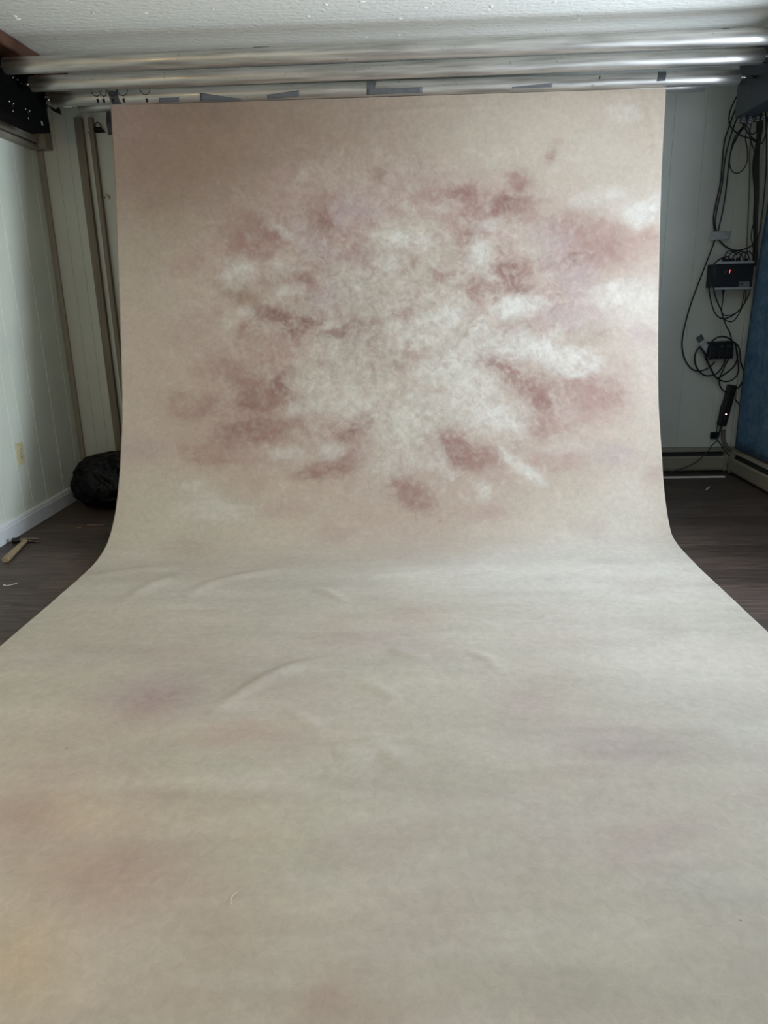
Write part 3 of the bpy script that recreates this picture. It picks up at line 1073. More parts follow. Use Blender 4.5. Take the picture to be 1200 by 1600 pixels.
# broken white paint
blobs('''371 428 27 19 -20 W .6; 380 491 17 10 0 W .45; 448 364 34 8 30 W .45; 470 352 30 7 40 M .5; 511 590 56 38 0 C .5; 502 601 40 22 0 W .35; 475 637 32 13 -15 W .55; 295 762 16 7 -10 W .5; 331 798 56 18 0 W .4; 515 703 20 13 0 W .55; 452 708 28 9 0 W .4;
610 364 46 17 -10 C .45; 608 410 26 11 0 W .45; 626 372 16 9 0 W .4; 560 440 26 16 0 W .35; 530 340 10 22 -30 M .5; 545 322 24 20 0 M .5; 575 330 20 22 0 M .4; 635 373 36 16 0 W .5; 655 352 30 12 0 C .5; 747 396 20 22 10 W .85; 740 385 10 14 0 W .4; 706 494 24 14 -20 W .9; 690 500 16 8 0 W .6; 812 476 38 19 -8 W .9; 790 486 22 12 0 W .6; 756 515 18 10 0 W .7;
877 556 66 20 18 W .9; 850 546 26 9 10 W .6; 900 574 34 11 20 W .6; 770 538 62 18 0 W .7; 735 612 44 28 0 W .7; 720 560 40 22 0 W .55; 690 580 40 22 0 W .45; 650 520 50 26 0 C .4; 600 480 60 30 0 N .5; 640 440 40 22 0 C .4; 570 560 60 40 0 N .4; 560 470 40 30 0 N .4;
782 656 42 24 5 W .85; 760 640 24 14 0 W .6; 815 726 42 10 38 W .85; 835 742 16 8 20 W .6; 755 762 14 14 0 W .6; 630 686 38 28 0 W .45; 590 620 70 40 0 C .45; 555 640 40 22 0 W .4; 690 640 44 26 0 W .45; 660 720 36 16 0 W .4; 600 730 40 24 0 W .3;
1001 326 34 13 -20 W .75; 977 464 58 26 0 W .6; 968 173 26 18 0 W .4; 940 310 40 14 -10 W .35; 755 350 20 10 0 W .5; 700 320 22 10 0 W .35; 830 390 20 14 0 C .5; 490 380 26 14 20 M .5; 540 400 40 16 0 M .35; 430 420 22 10 20 W .35; 450 455 22 8 -20 W .45;
700 740 14 6 40 W .6; 685 700 8 18 -30 W .4; 640 640 30 18 0 W .35; 880 700 30 10 0 W .3; 470 280 24 8 -40 C .3; 770 250 30 16 0 C .4''')
# floor tints, with warm lamp glow painted in as orange at the near left
blobs('''240 1090 74 30 -10 M .75; 225 1110 40 16 -10 P .35; 395 1140 90 22 8 P .45; 320 1155 50 14 0 P .35; 640 962 42 16 0 P .35; 530 985 44 22 0 P .3; 40 1275 60 34 0 P .45; 180 1360 120 60 0 P .5; 150 1400 60 50 0 P .3;
520 1550 70 40 -40 P .55; 600 1590 90 24 0 P .35; 960 1160 120 30 5 M .45; 1010 1340 70 26 0 M .35; 1060 1290 60 20 0 M .3; 1170 1140 40 16 0 Y .5; 1100 1380 110 30 10 Y .5; 820 1100 50 24 0 M .35; 290 1020 60 16 0 P .25; 860 998 60 12 0 P .3;
450 1320 90 60 0 G .5; 900 1500 130 60 0 G .4; 350 1195 70 18 0 G .5; 60 1110 70 20 0 C .4; 100 1540 90 36 0 C .4; 640 1500 170 60 0 G .3; 300 1240 140 16 0 T .25; 620 1330 60 30 0 G .3; 330 1450 90 70 0 T .2; 30 1500 70 80 0 O .45; 880 1000 200 30 0 W .3; 1050 1060 120 40 0 W .3; 700 900 180 10 0 W .35; 300 925 130 12 0 W .3; 400 1300 60 20 0 O .25; 260 1560 90 30 0 P .2; 1120 1240 70 30 0 C .3''', True)

# loose brush dabs in and around the centre burst
cc = canvas_uv(640, 500)
for k in range(3200):
    a = rng.uniform(0, 2*PI)
    rr_ = abs(rng.normal(0, 1.0))
    pxk = 640+math.cos(a)*rr_*190
    pyk = 520+math.sin(a)*rr_*150
    if not (230 < pxk < 1020 and 230 < pyk < 860):
        continue
    c = canvas_uv(pxk, pyk)
    ln = rng.uniform(0.012, 0.045)
    wd = rng.uniform(0.005, 0.014)
    an = math.atan2(c[1]-cc[1], c[0]-cc[0])+rng.normal(0, 0.9)
    ext = ln*2.2
    i0, i1 = np.searchsorted(uu, [c[0]-ext, c[0]+ext])
    j0, j1 = np.searchsorted(ss, [c[1]-ext, c[1]+ext])
    if i1-i0 < 2 or j1-j0 < 2:
        continue
    sl = (slice(j0, j1), slice(i0, i1))
    x = UU[sl]-c[0]
    y = SS_[sl]-c[1]
    q0 = (math.cos(an)*x+math.sin(an)*y)/ln
    q1 = (-math.sin(an)*x+math.cos(an)*y)/wd+rng.normal(0, 0.8)*q0*q0
    mk = np.exp(-(q0**2)*1.3-q1**2)*(0.7+0.9*rag2[sl])
    local = paint[min(j0+(j1-j0)//2, NS-1), min(i0+(i1-i0)//2, NU-1)]
    bright = local.mean()
    pick = rng.random()
    if bright < 0.40:
        col = DEEP if pick < 0.3 else ROSE if pick < 0.5 else WHITE if pick < 0.72 else CREAM
    else:
        col = WHITE if pick < 0.55 else CREAM if pick < 0.7 else PINK if pick < 0.9 else GREEN
    mk = np.clip(mk*rng.uniform(0.06, 0.26), 0, 0.8)[..., None]
    paint[sl] = paint[sl]*(1-mk)+col*mk

st = fbm(UU*1.8+wu*3, SS_*8.5, 161, 5, 0.6)[..., None]
mo = fbm(UU*7, SS_*7, 171, 5, 0.6)[..., None]
paint = paint*(1+(0.13*st+0.06*mo)*flo+0.05*mo*(1-flo))
wsx = np.clip(fbm(UU*2.2+5, SS_*9, 181, 4, 0.6)*2.2-0.2, 0, 1)[..., None]*flo*0.30
paint = paint*(1-wsx)+lin((214, 210, 200))*wsx
psx = np.clip(fbm(UU*2.4+15, SS_*3.5, 191, 4, 0.6)*2.0-0.35, 0, 1)[..., None]*flo*0.30
paint = paint*(1-psx)+MAUVE*psx
for (sd, fr, col, amp, thr) in ((201, 24.0, WHITE, 0.20, 0.14), (211, 28.0, ROSE, 0.24, 0.15), (221, 46.0, WHITE, 0.22, 0.16), (231, 40.0, DEEP, 0.16, 0.18), (241, 34.0, CREAM, 0.3, 0.12)):
    nn = fbm((UU+wu*1.2)*fr, (SS_+ws*1.2)*fr, sd, 4, 0.6)
    mk = np.clip((nn-thr)/0.2, 0, 1)
    mk = (mk*ell*amp)[..., None]
    paint = paint*(1-mk)+col*mk
paint *= 1+0.05*rag2[..., None]+(ell*(0.07*rag2+0.07*rag))[..., None]

# ---- creases of the cloth as real relief on the floor part
relief = np.zeros((NS, NU))
relief += (fbm(UU*1.3+3, SS_*1.3, 91, 3)*0.0022+fbm(UU*3.5+7, SS_*5, 95, 3)*0.0012)*np.clip((SS_-2.2)/0.5, 0, 1)
relief += fbm(UU*1.1+8, SS_*1.4, 97, 3)*0.010*np.clip(1-SS_/1.9, 0, 1)*np.clip(SS_/0.4, 0, 1)


def crease(pts, h, w):
    w = w*1.15
    P = [canvas_uv(*p) for p in pts]
    P = [Vector((p[0], p[1], 0)) for p in P]
    P = smooth_pts(P, 6)
    P = np.array([(p.x, p.y) for p in P])
    lo, hi = P.min(0)-4*w, P.max(0)+4*w
    i0, i1 = np.searchsorted(uu, [lo[0], hi[0]])
    j0, j1 = np.searchsorted(ss, [lo[1], hi[1]])
    sl = (slice(j0, j1), slice(i0, i1))
    X, Y = UU[sl], SS_[sl]
    best = np.full(X.shape, 9.0)
    tt = np.zeros(X.shape)
    n = len(P)-1
    for i in range(n):
        a, b = P[i], P[i+1]
        d = b-a
        L2 = (d**2).sum()+1e-12
        t_ = np.clip(((X-a[0])*d[0]+(Y-a[1])*d[1])/L2, 0, 1)
        D = np.hypot(X-a[0]-t_*d[0], Y-a[1]-t_*d[1])
        m_ = D < best
        best = np.where(m_, D, best)
        tt = np.where(m_, (i+t_)/n, tt)
    relief[sl] += h*1.0*np.exp(-(best/w)**2)*np.sin(PI*np.clip(tt, 0, 1))**0.7


crease([(322, 1116), (372, 1086), (420, 1058), (470, 1039), (528, 1029), (580, 1026)], 0.013, 0.024)
crease([(610, 1012), (628, 1021), (650, 1026), (672, 1024)], 0.007, 0.022)
crease([(585, 1046), (630, 1049), (680, 1054)], 0.005, 0.020)
crease([(555, 1066), (590, 1076), (622, 1096)], 0.006, 0.022)
crease([(560, 1152), (600, 1172), (640, 1206)], 0.006, 0.026)
crease([(440, 1108), (470, 1122), (515, 1146)], 0.005, 0.020)
crease([(520, 1184), (550, 1180), (585, 1184)], 0.005, 0.045)
crease([(725, 1016), (760, 1029), (786, 1056)], 0.005, 0.020)
crease([(500, 1210), (540, 1215), (580, 1222)], 0.004, 0.03)
crease([(190, 942), (222, 922), (256, 907), (300, 896)], 0.008, 0.035)
crease([(286, 934), (330, 912), (390, 898), (470, 886)], 0.009, 0.03)
crease([(490, 918), (515, 928), (548, 944)], 0.008, 0.022)
crease([(120, 905), (200, 893), (290, 884)], 0.009, 0.03)
crease([(700, 905), (780, 897), (850, 897)], 0.006, 0.03)
crease([(735, 965), (760, 974), (782, 981)], 0.003, 0.010)
crease([(1010, 926), (1040, 935), (1062, 944)], 0.004, 0.02)
crease([(560, 905), (610, 898), (680, 896)], 0.006, 0.03)
crease([(800, 985), (850, 965), (885, 955)], 0.002, 0.010)
crease([(1000, 150), (1020, 190), (1028, 250)], 0.006, 0.02)
crease([(985, 260), (1010, 300), (1026, 330)], 0.006, 0.03)
crease([(560, 176), (700, 168), (800, 165)], 0.002, 0.012)

# surface normal in the section plane
ty = np.gradient(GY, axis=0)
tz = np.gradient(GZ, axis=0)
tl = np.hypot(ty, tz)
ny, nz_ = tz/tl, -ty/tl
sgn = np.where(ny > 0, -1, 1)
# towards the room: -y on the hanging part, +z on the floor
ny, nz_ = np.where(tz < 0, tz/tl, -np.abs(tz/tl)), np.where(-ty/tl > 0, -ty/tl, ty/tl*-1)
floor_min = 0.0028
PY = GY+ny*relief
PZ = np.maximum(GZ+nz_*relief, floor_min)
# the side borders lift very slightly
verts = np.stack([GX, PY, PZ], -1)
rim0 = verts[:, :1].copy()
rim1 = verts[:, -1:].copy()
for rim in (rim0, rim1):
    rim[:, 0, 1] -= ny[:, 0]*0.0022
    rim[:, 0, 2] -= nz_[:, 0]*0.0022
    rim[:, 0, 2] = np.maximum(rim[:, 0, 2], 0.0006)
verts = np.concatenate([rim0, verts, rim1], 1)
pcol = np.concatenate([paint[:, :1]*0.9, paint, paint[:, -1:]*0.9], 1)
n2 = NU+2
me = bpy.data.meshes.new('backdrop_canvas')
me.vertices.add(NS*n2)
me.vertices.foreach_set('co', verts.reshape(-1).astype(np.float32))
ii = np.arange(NS*n2).reshape(NS, n2)
quads = np.stack([ii[:-1, :-1], ii[1:, :-1], ii[1:, 1:], ii[:-1, 1:]], -1).reshape(-1, 4)
nf = len(quads)
me.loops.add(nf*4)
me.loops.foreach_set('vertex_index', quads.reshape(-1).astype(np.int32))
me.polygons.add(nf)
me.polygons.foreach_set('loop_start', np.arange(0, nf*4, 4, dtype=np.int32))
me.polygons.foreach_set('loop_total', np.full(nf, 4, dtype=np.int32))
me.polygons.foreach_set('use_smooth', np.ones(nf, dtype=bool))
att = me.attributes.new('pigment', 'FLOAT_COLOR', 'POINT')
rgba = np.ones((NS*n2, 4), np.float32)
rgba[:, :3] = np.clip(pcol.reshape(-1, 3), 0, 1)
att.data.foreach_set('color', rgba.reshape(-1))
uvv = np.zeros((NS*n2, 3), np.float32)
uvv[:, 0] = verts[..., 0].reshape(-1)
uvv[:, 1] = np.repeat(ss, n2)
a2 = me.attributes.new('cloth', 'FLOAT_VECTOR', 'POINT')
a2.data.foreach_set('vector', uvv.reshape(-1))
me.update()
me.validate()


def make_canvas_mat():
    m, nt, b = new_mat('painted_canvas')
    N, L = nt.nodes, nt.links
    pg = N.new('ShaderNodeAttribute')
    pg.attribute_name = 'pigment'
    cl = N.new('ShaderNodeAttribute')
    cl.attribute_name = 'cloth'
    n1 = N.new('ShaderNodeTexNoise')
    n1.inputs['Scale'].default_value = 42
    n1.inputs['Detail'].default_value = 7
    n1.inputs['Roughness'].default_value = 0.65
    n1.inputs['Distortion'].default_value = 0.7
    L.new(cl.outputs['Vector'], n1.inputs['Vector'])
    mr = N.new('ShaderNodeMapRange')
    mr.inputs['From Min'].default_value = 0.25
    mr.inputs['From Max'].default_value = 0.75
    mr.inputs['To Min'].default_value = 0.89
    mr.inputs['To Max'].default_value = 1.10
    L.new(n1.outputs['Fac'], mr.inputs['Value'])
    mx = N.new('ShaderNodeMix')
    mx.data_type = 'RGBA'
    mx.blend_type = 'MULTIPLY'
    mx.inputs[0].default_value = 1.0
    L.new(pg.outputs['Color'], mx.inputs[6])
    L.new(mr.outputs['Result'], mx.inputs[7])
    # scattered dirt specks
    vo = N.new('ShaderNodeTexVoronoi')
    vo.inputs['Scale'].default_value = 5.5
    L.new(cl.outputs['Vector'], vo.inputs['Vector'])
    r2 = N.new('ShaderNodeValToRGB')
    r2.color_ramp.elements[0].position = 0.012
    r2.color_ramp.elements[0].color = (1, 1, 1, 1)
    r2.color_ramp.elements[1].position = 0.022
    r2.color_ramp.elements[1].color = (0, 0, 0, 1)
    L.new(vo.outputs['Distance'], r2.inputs['Fac'])
    mk = N.new('ShaderNodeMath')
    mk.operation = 'MULTIPLY'
    mk.inputs[1].default_value = 0.5
    L.new(r2.outputs['Color'], mk.inputs[0])
    m2 = N.new('ShaderNodeMix')
    m2.data_type = 'RGBA'
    L.new(mk.outputs[0], m2.inputs[0])
    L.new(mx.outputs[2], m2.inputs[6])
    m2.inputs[7].default_value = srgb((96, 84, 72))
    L.new(m2.outputs[2], b.inputs['Base Color'])
    b.inputs['Roughness'].default_value = 0.62
    b.inputs['Specular IOR Level'].default_value = 0.35
    n2_ = N.new('ShaderNodeTexNoise')
    n2_.inputs['Scale'].default_value = 420
    n2_.inputs['Detail'].default_value = 3
    L.new(cl.outputs['Vector'], n2_.inputs['Vector'])
    bp = N.new('ShaderNodeBump')
    bp.inputs['Strength'].default_value = 0.25
    bp.inputs['Distance'].default_value = 0.0015
    L.new(n2_.outputs['Fac'], bp.inputs['Height'])
    b2 = N.new('ShaderNodeBump')
    b2.inputs['Strength'].default_value = 0.22
    b2.inputs['Distance'].default_value = 0.004
    L.new(n1.outputs['Fac'], b2.inputs['Height'])
    L.new(bp.outputs['Normal'], b2.inputs['Normal'])
    L.new(b2.outputs['Normal'], b.inputs['Normal'])
    return m


me.materials.append(make_canvas_mat())
canvas = bpy.data.objects.new('backdrop_canvas', me)
COL.objects.link(canvas)
tag(canvas, 'large hand painted cream and dusty pink canvas sweeping from roller onto floor', 'backdrop')

# pale thread lying on the cloth
bm = bmesh.new()
pts = smooth_pts([atZ(0.0085, *p) for p in ((372, 1394), (365, 1398), (361, 1405), (361, 1414))], 6)
tube(bm, pts, 0.0009, 6)
tag(obj('thread', bm, M['thread']), 'tiny curled white thread on the near part of the canvas', 'thread')

# grey fabric strip hanging behind the left canvas edge
a, b_ = atY(4.075, 163.5, 166), atY(4.075, 177, 211)
bm = bmesh.new()
n = 10
for (yy) in (3.999, 4.001):
    pass
rows = []
for i in range(n+1):
    z = P4.z(a.x)-PR_+0.0015+(b_.z-P4.z(a.x)+PR_)*i/n
    yo = 0.004*math.sin(i*0.9)
    rows.append([bm.verts.new((x, 4.088-0.015*min(1, i/3)+yo+d-0.0, z)) for x, d in ((a.x, 0), (b_.x+0.01, 0.002), (b_.x+0.01, 0.005), (a.x, 0.003))])
for i in range(n):
    for k in range(4):
        bm.faces.new((rows[i][k], rows[i][(k+1) % 4], rows[i+1][(k+1) % 4], rows[i+1][k]))
bm.faces.new(rows[0])
bm.faces.new(rows[-1][::-1])
tag(obj('tape_tail', bm, M['tape_dark']), 'dark grey strip hanging from rear roller behind the left canvas edge', 'tape')

# black bulldog clip hanging on the back wall
t = thing('bulldog_clip', 'black bulldog clip with loop handle on the back wall beside the brown strips', 'clip', atY(YBL-0.02, 151, 206))
yb = YBL-0.012
q = [atY(yb, *p) for p in ((141, 205.5), (149, 199.5), (157, 198.5), (161, 202), (163, 205.5))]
bm = bmesh.new()
lo = [bm.verts.new(p+Vector((0, -0.008, 0))) for p in q]
hi = [bm.verts.new(p+Vector((0, 0.008, 0))) for p in q]
bm.faces.new(lo)
bm.faces.new(hi[::-1])
for i in range(len(q)):
    j = (i+1) % len(q)
    bm.faces.new((lo[i], lo[j], hi[j], hi[i]))
obj('jaw', bm, M['black_iron'], t)
bm = bmesh.new()
tube(bm, smooth_pts([atY(yb, *p) for p in ((149.5, 199), (148.5, 194.5), (151.5, 191.5), (155.5, 193), (158, 198.5), (158.5, 201))], 5), 0.0024, 8)
obj('loop_handle', bm, M['black_iron'], t)
p, q_ = atY(yb, 137, 206.5), atY(yb, 164, 206)
bm = bbox((p.x, yb-0.006, q_.z-0.003), (q_.x, yb+0.011, q_.z), 0.0008)
obj('clamp_edge', bm, M['black_iron'], t)

# scrap of peeled tape on the back wall
bm = bmesh.new()
for (a, b_, c) in (((161, 305), (166, 308), (163, 311)), ((165, 302), (172.5, 306), (171, 312))):
    A = [atY(YBL-0.0032, *p) for p in (a, b_, c)]
    lo = [bm.verts.new(v) for v in A]
    hi = [bm.verts.new(v+Vector((0, 0.0035, 0.001))) for v in A]
    bm.faces.new(lo)
    bm.faces.new(hi[::-1])
    for i in range(3):
        bm.faces.new((lo[i], lo[(i+1) % 3], hi[(i+1) % 3], hi[i]))
tag(obj('tape_scrap', bm, M['hickory']), 'small tan scrap of torn tape stuck on the back wall near the canvas', 'scrap')

# ------------------------------------------------------------------ left side things
# outlet
p = Vector((XL, 3.677, 0.398))
t = thing('wall_outlet', 'ivory double power outlet low on the left wall', 'outlet', p)
bm = bbox((XL, p.y-0.036, p.z-0.057), (XL+0.006, p.y+0.036, p.z+0.057), 0.003, 3)
obj('cover_plate', bm, M['outlet'], t)
for dz in (-0.02, 0.02):
    bm = bmesh.new()
    bmesh.ops.create_cone(bm, cap_ends=True, segments=24, radius1=0.0165, radius2=0.0165, depth=0.004, matrix=Matrix.Translation((XL+0.0065, p.y, p.z+dz)) @ Matrix.Rotation(PI/2, 4, 'Y'))
    s = obj('socket', bm, M['outlet'], t)
    bm = bmesh.new()
    for dy in (-0.0065, 0.0065):
        box(bm, (XL+0.0083, p.y+dy-0.0016, p.z+dz-0.002), (XL+0.0088, p.y+dy+0.0016, p.z+dz+0.008))
    tube(bm, [(XL+0.0083, p.y, p.z+dz-0.008), (XL+0.0088, p.y, p.z+dz-0.008)], 0.0028, 10)
    obj('slots', bm, M['outlet_dark'], s)
bm = bmesh.new()
bmesh.ops.create_uvsphere(bm, u_segments=10, v_segments=6, radius=0.0035, matrix=Matrix.Translation((XL+0.006, p.y, p.z)))
obj('screw', bm, M['steel'], t)

# bin bag
bm = bmesh.new()
bmesh.ops.create_icosphere(bm, subdivisions=6, radius=1.0)
BC = Vector((-1.715, 4.085, 0.0))
for v in bm.verts:
    d = v.co.normalized()
    r = 1.0
    r += 0.10*mnoise.noise(d*1.7+Vector((3, 1, 5)))
    r += 0.17*(0.5-abs(mnoise.noise(d*3.1+Vector((9, 2, 1)))))
    r += 0.075*(0.4-abs(mnoise.noise(Vector((d.x*7, d.y*7, d.z*3.0))+Vector((1, 7, 4)))))
    r += 0.022*(0.4-abs(mnoise.noise(d*15)))
    r += 0.10*math.exp(-((d-Vector((0.15, -0.25, 0.95)).normalized()).length/0.45)**2)
    r += 0.05*math.exp(-((d-Vector((-0.75, -0.3, 0.62)).normalized()).length/0.4)**2)
    z = d.z*r
    zz = 0.145+0.155*z if z > 0 else 0.145*(1-min(1, abs(z)**0.75*1.12))
    if zz < 0.004:
        zz = 0.004
    fl = 1.0 if z > 0 else (1-0.12*min(1, abs(z))**2)
    rad = 0.232 if z > 0 else 0.236
    v.co = Vector((BC.x+d.x*r*rad*fl, BC.y+d.y*r*0.19*fl, zz))
tag(obj('rubbish_bag', bm, M['bag'], smooth=True), 'full black plastic rubbish bag in the left back corner behind the canvas', 'bag')

# claw hammer
h0 = Vector((-1.874, 3.112, 0.0))
h1 = Vector((-1.926, 3.405, 0.0))
t = thing('claw_hammer', 'old claw hammer with wooden handle lying by the white baseboard', 'hammer', h0)
dv = (h1-h0).normalized()
sx = Vector((dv.y, -dv.x, 0))           # across, towards the claw
LN = (h1-h0).length


def hp(a, s, z): return h0+dv*a+sx*s+Vector((0, 0, z))


bm = bmesh.new()
secs = [(0.0, 0.0135, 0.010), (0.006, 0.0165, 0.0125), (0.03, 0.0165, 0.0125), (0.085, 0.0150, 0.0115), (0.12, 0.0155, 0.0115), (0.19, 0.0125, 0.0100), (0.25, 0.0105, 0.0090), (LN-0.012, 0.0105, 0.0095), (LN+0.012, 0.010, 0.0095)]
rings = []
for a, w, hh in secs:
    zc = 0.0135
    rings.append([bm.verts.new(hp(a, w*math.copysign(abs(math.cos(2*PI*k/20))**0.7, math.cos(2*PI*k/20)), zc+hh*math.copysign(abs(math.sin(2*PI*k/20))**0.7, math.sin(2*PI*k/20)))) for k in range(20)])
for i in range(len(rings)-1):
    for k in range(20):
        f = bm.faces.new((rings[i][k], rings[i][(k+1) % 20], rings[i+1][(k+1) % 20], rings[i+1][k]))
        f.smooth = True
bm.faces.new(rings[0][::-1])
bm.faces.new(rings[-1])
obj('handle', bm, M['hickory'], t)
bm = bmesh.new()
hd = obj  # alias
# eye block of the head
rings = []
for s, w, hh in ((-0.028, 0.010, 0.0105), (-0.016, 0.0125, 0.0125), (0.0, 0.014, 0.0130), (0.016, 0.0135, 0.0125)):
    rings.append([bm.verts.new(hp(LN+w*math.cos(2*PI*k/16), s, 0.0138+hh*math.sin(2*PI*k/16))) for k in range(16)])
for i in range(3):
    for k in range(16):
        f = bm.faces.new((rings[i][k], rings[i][(k+1) % 16], rings[i+1][(k+1) % 16], rings[i+1][k]))
        f.smooth = True
bm.faces.new(rings[0][::-1])
bm.faces.new(rings[-1])
head = obj('head', bm, M['hammer_steel'], t)
bm = bmesh.new()
tube(bm, [hp(LN, -0.026, 0.0142), hp(LN, -0.040, 0.0142), hp(LN, -0.043, 0.0142), hp(LN, -0.062, 0.0142), hp(LN, -0.064, 0.0142)], [0.011, 0.010, 0.0138, 0.0140, 0.013], 20)
tag(obj('poll', bm, M['hammer_dark'], head), 'dark striking face')
bm = bmesh.new()
for sg in (-1, 1):
    pts = []
    rads = []
    for k in range(9):
        u = k/8
        pts.append(hp(LN-0.004-0.020*u*u, 0.012+0.058*u, 0.0138+sg*(0.004+0.006*u)-0.0*u))
        rads.append(0.0098*(1-u)+0.0030*u)
    tube(bm, pts, rads, 10)
tag(obj('claw', bm, M['hammer_steel'], head), 'forked steel claw')

# little things on the floor
bm = bmesh.new()
tube(bm, smooth_pts([atZ(0.002, *p) for p in ((8.5, 914), (6, 913.2), (7, 915.5), (16, 914), (23, 912.5), (26.5, 911))], 6), [0.0015]*31, 6)
tag(obj('twist_tie', bm, M['white_bit']), 'bent white twist tie on the dark floor below the hammer', 'twist tie')
for (a, b_, lab) in (((118, 825.5), (127, 824), 'short orange splinter on the floor in front of the black bag'), ((136, 820.5), (162, 820), 'longer orange splinter on the floor in front of the black bag')):
    bm = bmesh.new()
    tube(bm, [atZ(0.003, *a), atZ(0.0035, (a[0]+b_[0])/2, (a[1]+b_[1])/2-0.3), atZ(0.003, *b_)], [0.0012, 0.0018, 0.001], 6)
    tag(obj('wood_splinter', bm, M['orange_bit']), lab, 'splinter', 'orange splinters')
p = atZ(0.0, 1106, 763)
bm = bmesh.new()
a, b_ = atZ(0.003, 1103, 765.5), atZ(0.003, 1109, 760.5)
tube(bm, [a, a.lerp(b_, 0.5), b_], [0.003, 0.0045, 0.003], 8)
tag(obj('plastic_scrap', bm, M['white_bit']), 'small white scrap on the dark floor at right', 'scrap')
# white vinyl strip lying in front of the heater
a, b_ = atZ(0.008, 1128, 741.5), atZ(0.0, 1128, 745)
yy0 = atZ(0.004, 1100, 746).y
bm = bbox((1.0, yy0-0.005, 0.001), (a.x, yy0+0.02, 0.009), 0.002)
o = obj('vinyl_strip', bm, M['white_plastic'])
tag(o, 'white vinyl strip lying on the floor before the back wall heater', 'strip')

# ------------------------------------------------------------------ right side things


def heater(label, mtx, length):
    """baseboard heater, local x = length, local y = 0 at the wall, -y into the room"""
    t = thing('baseboard_heater', label, 'heater', mtx.translation)

    def sec(prof, x0, x1):
        bm = bmesh.new()
        A = [bm.verts.new(mtx @ Vector((x0, y, z))) for y, z in prof]
        B = [bm.verts.new(mtx @ Vector((x1, y, z))) for y, z in prof]
        for i in range(len(prof)):
            j = (i+1) % len(prof)
            bm.faces.new((A[i], A[j], B[j], B[i]))
        bm.faces.new(A[::-1])
        bm.faces.new(B)
        return bm
    obj('front_panel', sec([(-0.058, 0.018), (-0.062, 0.030), (-0.062, 0.098), (-0.054, 0.108), (-0.052, 0.098), (-0.052, 0.018)], 0, length), M['heater'], t)
    obj('back_panel', sec([(0, 0.004), (-0.006, 0.004), (-0.006, 0.150), (-0.03, 0.150), (-0.046, 0.141), (-0.046, 0.135), (-0.03, 0.156), (0, 0.158)], 0, length), M['heater'], t)
    obj('element', sec([(-0.008, 0.03), (-0.048, 0.03), (-0.048, 0.094), (-0.030, 0.128), (-0.008, 0.128)], 0.02, length-0.02), M['heater_dark'], t)
    for x in (0.0, length):
        obj('end_cap', sec([(-0.0, 0.006), (-0.064, 0.010), (-0.064, 0.102), (-0.048, 0.152), (0, 0.160)], x-0.012 if x else x, x if x else x+0.03), M['heater'], t)
    return t


heater('beige baseboard heater low on the back wall at right', Matrix.Translation((0.75, YBR-0.001, 0)), 1.272)
heater('beige baseboard heater low on the right wall under the navy canvas', Matrix.Translation((XR-0.001, 4.66, 0)) @ Matrix.Rotation(-PI/2, 4, 'Z'), 1.4)

# navy mottled canvas against the right wall
bm = bmesh.new()
XN = 2.048
ny_, nzr = 40, 30
for (dx) in (0,):
    grid = []
    for j in range(nzr+1):
        z = 0.172+(2.2-0.172)*j/nzr
        row = []
        for i in range(ny_+1):
            ymax = 4.612+0.02*math.sin(z*2.2)-0.04*max(0, z-0.9)
            y = 3.25+(ymax-3.25)*i/ny_
            x = XN+0.006*math.sin(y*9+z*2)+0.004*math.sin(y*23)
            row.append((x, y, z))
        grid.append(row)
    A = [[bm.verts.new(p) for p in r] for r in grid]
    B = [[bm.verts.new((p[0]+0.004, p[1], p[2])) for p in r] for r in grid]
    for j in range(nzr):
        for i in range(ny_):
            bm.faces.new((A[j][i], A[j+1][i], A[j+1][i+1], A[j][i+1]))
            bm.faces.new((B[j][i], B[j][i+1], B[j+1][i+1], B[j+1][i]))
    for j in range(nzr):
        for i in (0, ny_):
            bm.faces.new((A[j][i], B[j][i], B[j+1][i], A[j+1][i]))
    for i in range(ny_):
        for j in (0, nzr):
            bm.faces.new((A[j][i], A[j][i+1], B[j][i+1], B[j][i]))
tag(obj('backdrop_canvas', bm, M['navy'], smooth=True), 'dark navy mottled canvas hanging on the right wall', 'backdrop')


def Zm(ox, oy, s): return lambda x, y: (ox+x/s, oy+y/s)


zA = Zm(1020, 140, 6.155)
zB = Zm(1040, 340, 5.714)
zC = Zm(1080, 390, 10.91)
zD = Zm(1080, 510, 12.0)
zE = Zm(1090, 590, 8.42)
zF = Zm(1020, 580, 6.667)


def cable(label, parts, y=YBR-0.014, r=0.0042, m='cable', wob=0.0, group='black cables on the back wall', n=6, name='cable', dy=None):
    pts = []
    k = 0
    for zfun, lst in parts:
        for p in lst:
            yy = y+(dy[k] if dy else 0)
            pts.append(atY(yy, *zfun(*p)))
            k += 1
    if wob:
        pts = [p+Vector((random.uniform(-wob, wob), random.uniform(-wob, wob)*0.3, 0)) for p in pts]
    bm = bmesh.new()
    tube(bm, smooth_pts(pts, n), r, 8)
    return tag(obj(name, bm, M[m]), label, 'cable', group)


